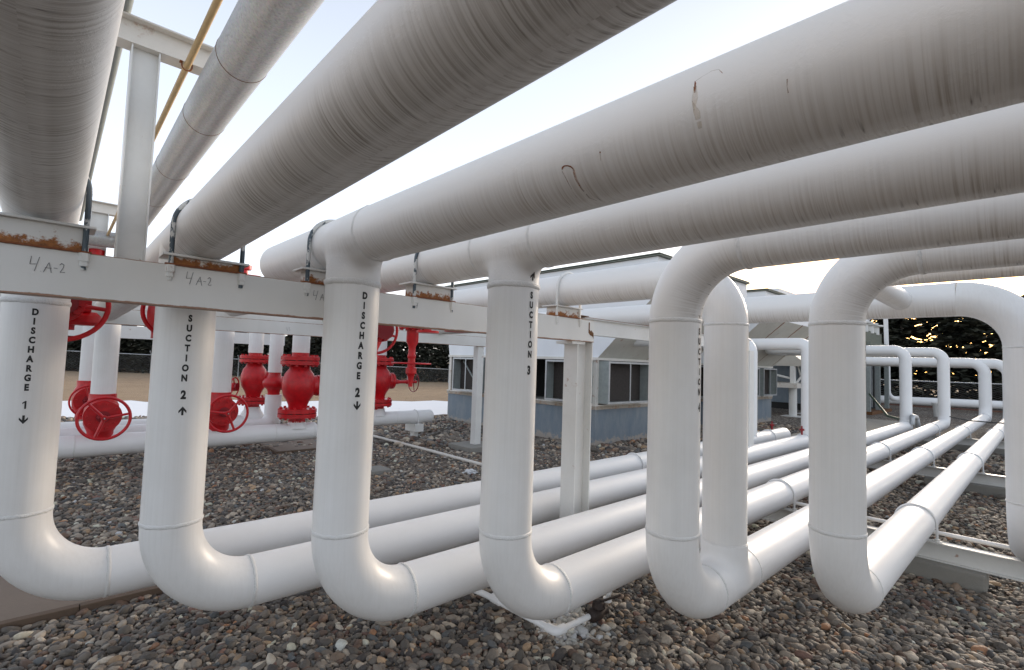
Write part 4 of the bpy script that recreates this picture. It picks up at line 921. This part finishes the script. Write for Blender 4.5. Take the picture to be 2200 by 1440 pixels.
# ------------------------------------------------------------------ fence and conifers
def fence(P0, P1, h0, h1, n, lab):
    t = thing('chain_link_fence', lab, 'fence', (P0[0],P0[1],0), 0, 'chain link fences')
    P0, P1 = Vector((P0[0],P0[1],0)), Vector((P1[0],P1[1],0)); d = (P1-P0).normalized(); nrm = Vector((-d.y,d.x,0))
    P_(MB().tube([P0+Vector((0,0,h0)),P1+Vector((0,0,h1))],.035,8),'top_rail','galv_fence',t)
    for i in range(n+1):
        p = P0.lerp(P1,i/n); h = h0+(h1-h0)*i/n
        P_(MB().tube([p,p+Vector((0,0,h)),p+Vector((0,0,h))-nrm*.25+Vector((0,0,.35))],.04,8),'post','galv_fence',t)
    m = MB()
    for i in range(n*12+1):
        p = P0.lerp(P1,i/(n*12)); h = h0+(h1-h0)*i/(n*12); q = P0.lerp(P1,min(1,(i+12)/(n*12))); m.tube([p+Vector((0,0,.05)),q+Vector((0,0,h))],.004,3,False); m.tube([q+Vector((0,0,.05)),p+Vector((0,0,h))],.004,3,False)
    P_(m,'wire_mesh','galv_fence',t)
fence((-14,71),(33,33),2.15,1.15,16,'chain link fence with thin posts at the far side of the dry grass field')
fence((45,-8),(41.5,26),1.75,1.75,8,'chain link fence behind the far pipes at right, in front of the tallest conifers')
def conifer_mesh(h, rb, nb, per, seed, leaf=.36):
    r = np.random.default_rng(seed); V, F, T = [], [], []
    for i in range(nb):
        u = r.random()**.85; z = h*(.04+.94*u); R = rb*(1-u)**.72*r.uniform(.65,1.2); a = r.uniform(0,2*PI)
        d = np.array([math.cos(a), math.sin(a), 0]); side = np.array([-d[1], d[0], 0]); tb = r.random()
        for k in range(per):
            t = r.random()**.6; w = .32*R*(1-.5*t)*r.normal(0,.55)
            c = np.array([0,0,z])+d*R*t+side*w+np.array([0,0,-.28*R*t*t+.10*R*t+r.normal(0,.06)])
            out = d*.8+side*r.normal(0,.6)+np.array([0,0,-.15+r.normal(0,.2)]); out /= np.linalg.norm(out)
            up = np.array([r.normal(0,.5),r.normal(0,.5),1]); sd_ = np.cross(out,up); sd_ /= np.linalg.norm(sd_); L = leaf*r.uniform(.6,1.4); ww = L*r.uniform(.2,.36)
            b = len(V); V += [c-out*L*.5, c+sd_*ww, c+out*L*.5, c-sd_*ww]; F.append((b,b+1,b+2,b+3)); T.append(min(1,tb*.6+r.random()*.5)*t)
    me = bpy.data.meshes.new('crown'); me.from_pydata([tuple(map(float,v)) for v in V],[],F)
    at = me.attributes.new('tint','FLOAT','FACE'); at.data.foreach_set('value', np.array(T,dtype=np.float32)); me.materials.append(MATS['conifer_foliage'])
    return me
def trunk_mesh(h):
    o = MB().tube([(0,0,0),(.05,0,h*.5),(0,.03,h*.96)],[.16,.10,.02],8).build('trunk','bark'); me = o.data; bpy.data.objects.remove(o); return me
def tree(me, tm, x, y, s, rz, lab, grp):
    t = thing('conifer_tree', lab, 'tree', (x,y,0), rz, grp); t.scale = (s,s,s*random.uniform(.93,1.08))
    for nm, d in (('crown',me),('trunk',tm)): o = bpy.data.objects.new(nm, d); COL.objects.link(o); o.parent = t
    return t
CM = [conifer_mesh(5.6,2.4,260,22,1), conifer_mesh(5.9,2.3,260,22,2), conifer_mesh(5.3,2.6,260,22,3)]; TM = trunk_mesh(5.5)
k = 0
for row, off in ((0,3.2),(1,6.2)):
    P0, P1 = Vector((-16,72.5)), Vector((40,27.5)); d = (P1-P0).normalized(); nr = Vector((d.y,-d.x))*-1; L = (P1-P0).length; n = 27
    for i in range(n):
        p = P0 + d*(L*(i+.5*row)/n) + nr*off + Vector((random.uniform(-.4,.4),random.uniform(-.4,.4)))
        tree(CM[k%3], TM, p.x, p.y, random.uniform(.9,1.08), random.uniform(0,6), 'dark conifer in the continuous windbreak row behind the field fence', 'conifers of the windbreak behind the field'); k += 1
CB = [conifer_mesh(8.6,3.1,240,13,11,.60), conifer_mesh(8.2,3.3,240,13,12,.60)]; TB = trunk_mesh(8.4)
for row, xx in ((0,48.5),(1,52.5)):
    for i in range(11):
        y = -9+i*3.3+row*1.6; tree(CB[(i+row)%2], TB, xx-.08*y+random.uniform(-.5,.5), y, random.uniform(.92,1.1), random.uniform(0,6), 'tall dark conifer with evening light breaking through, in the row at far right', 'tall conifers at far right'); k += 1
print('done')
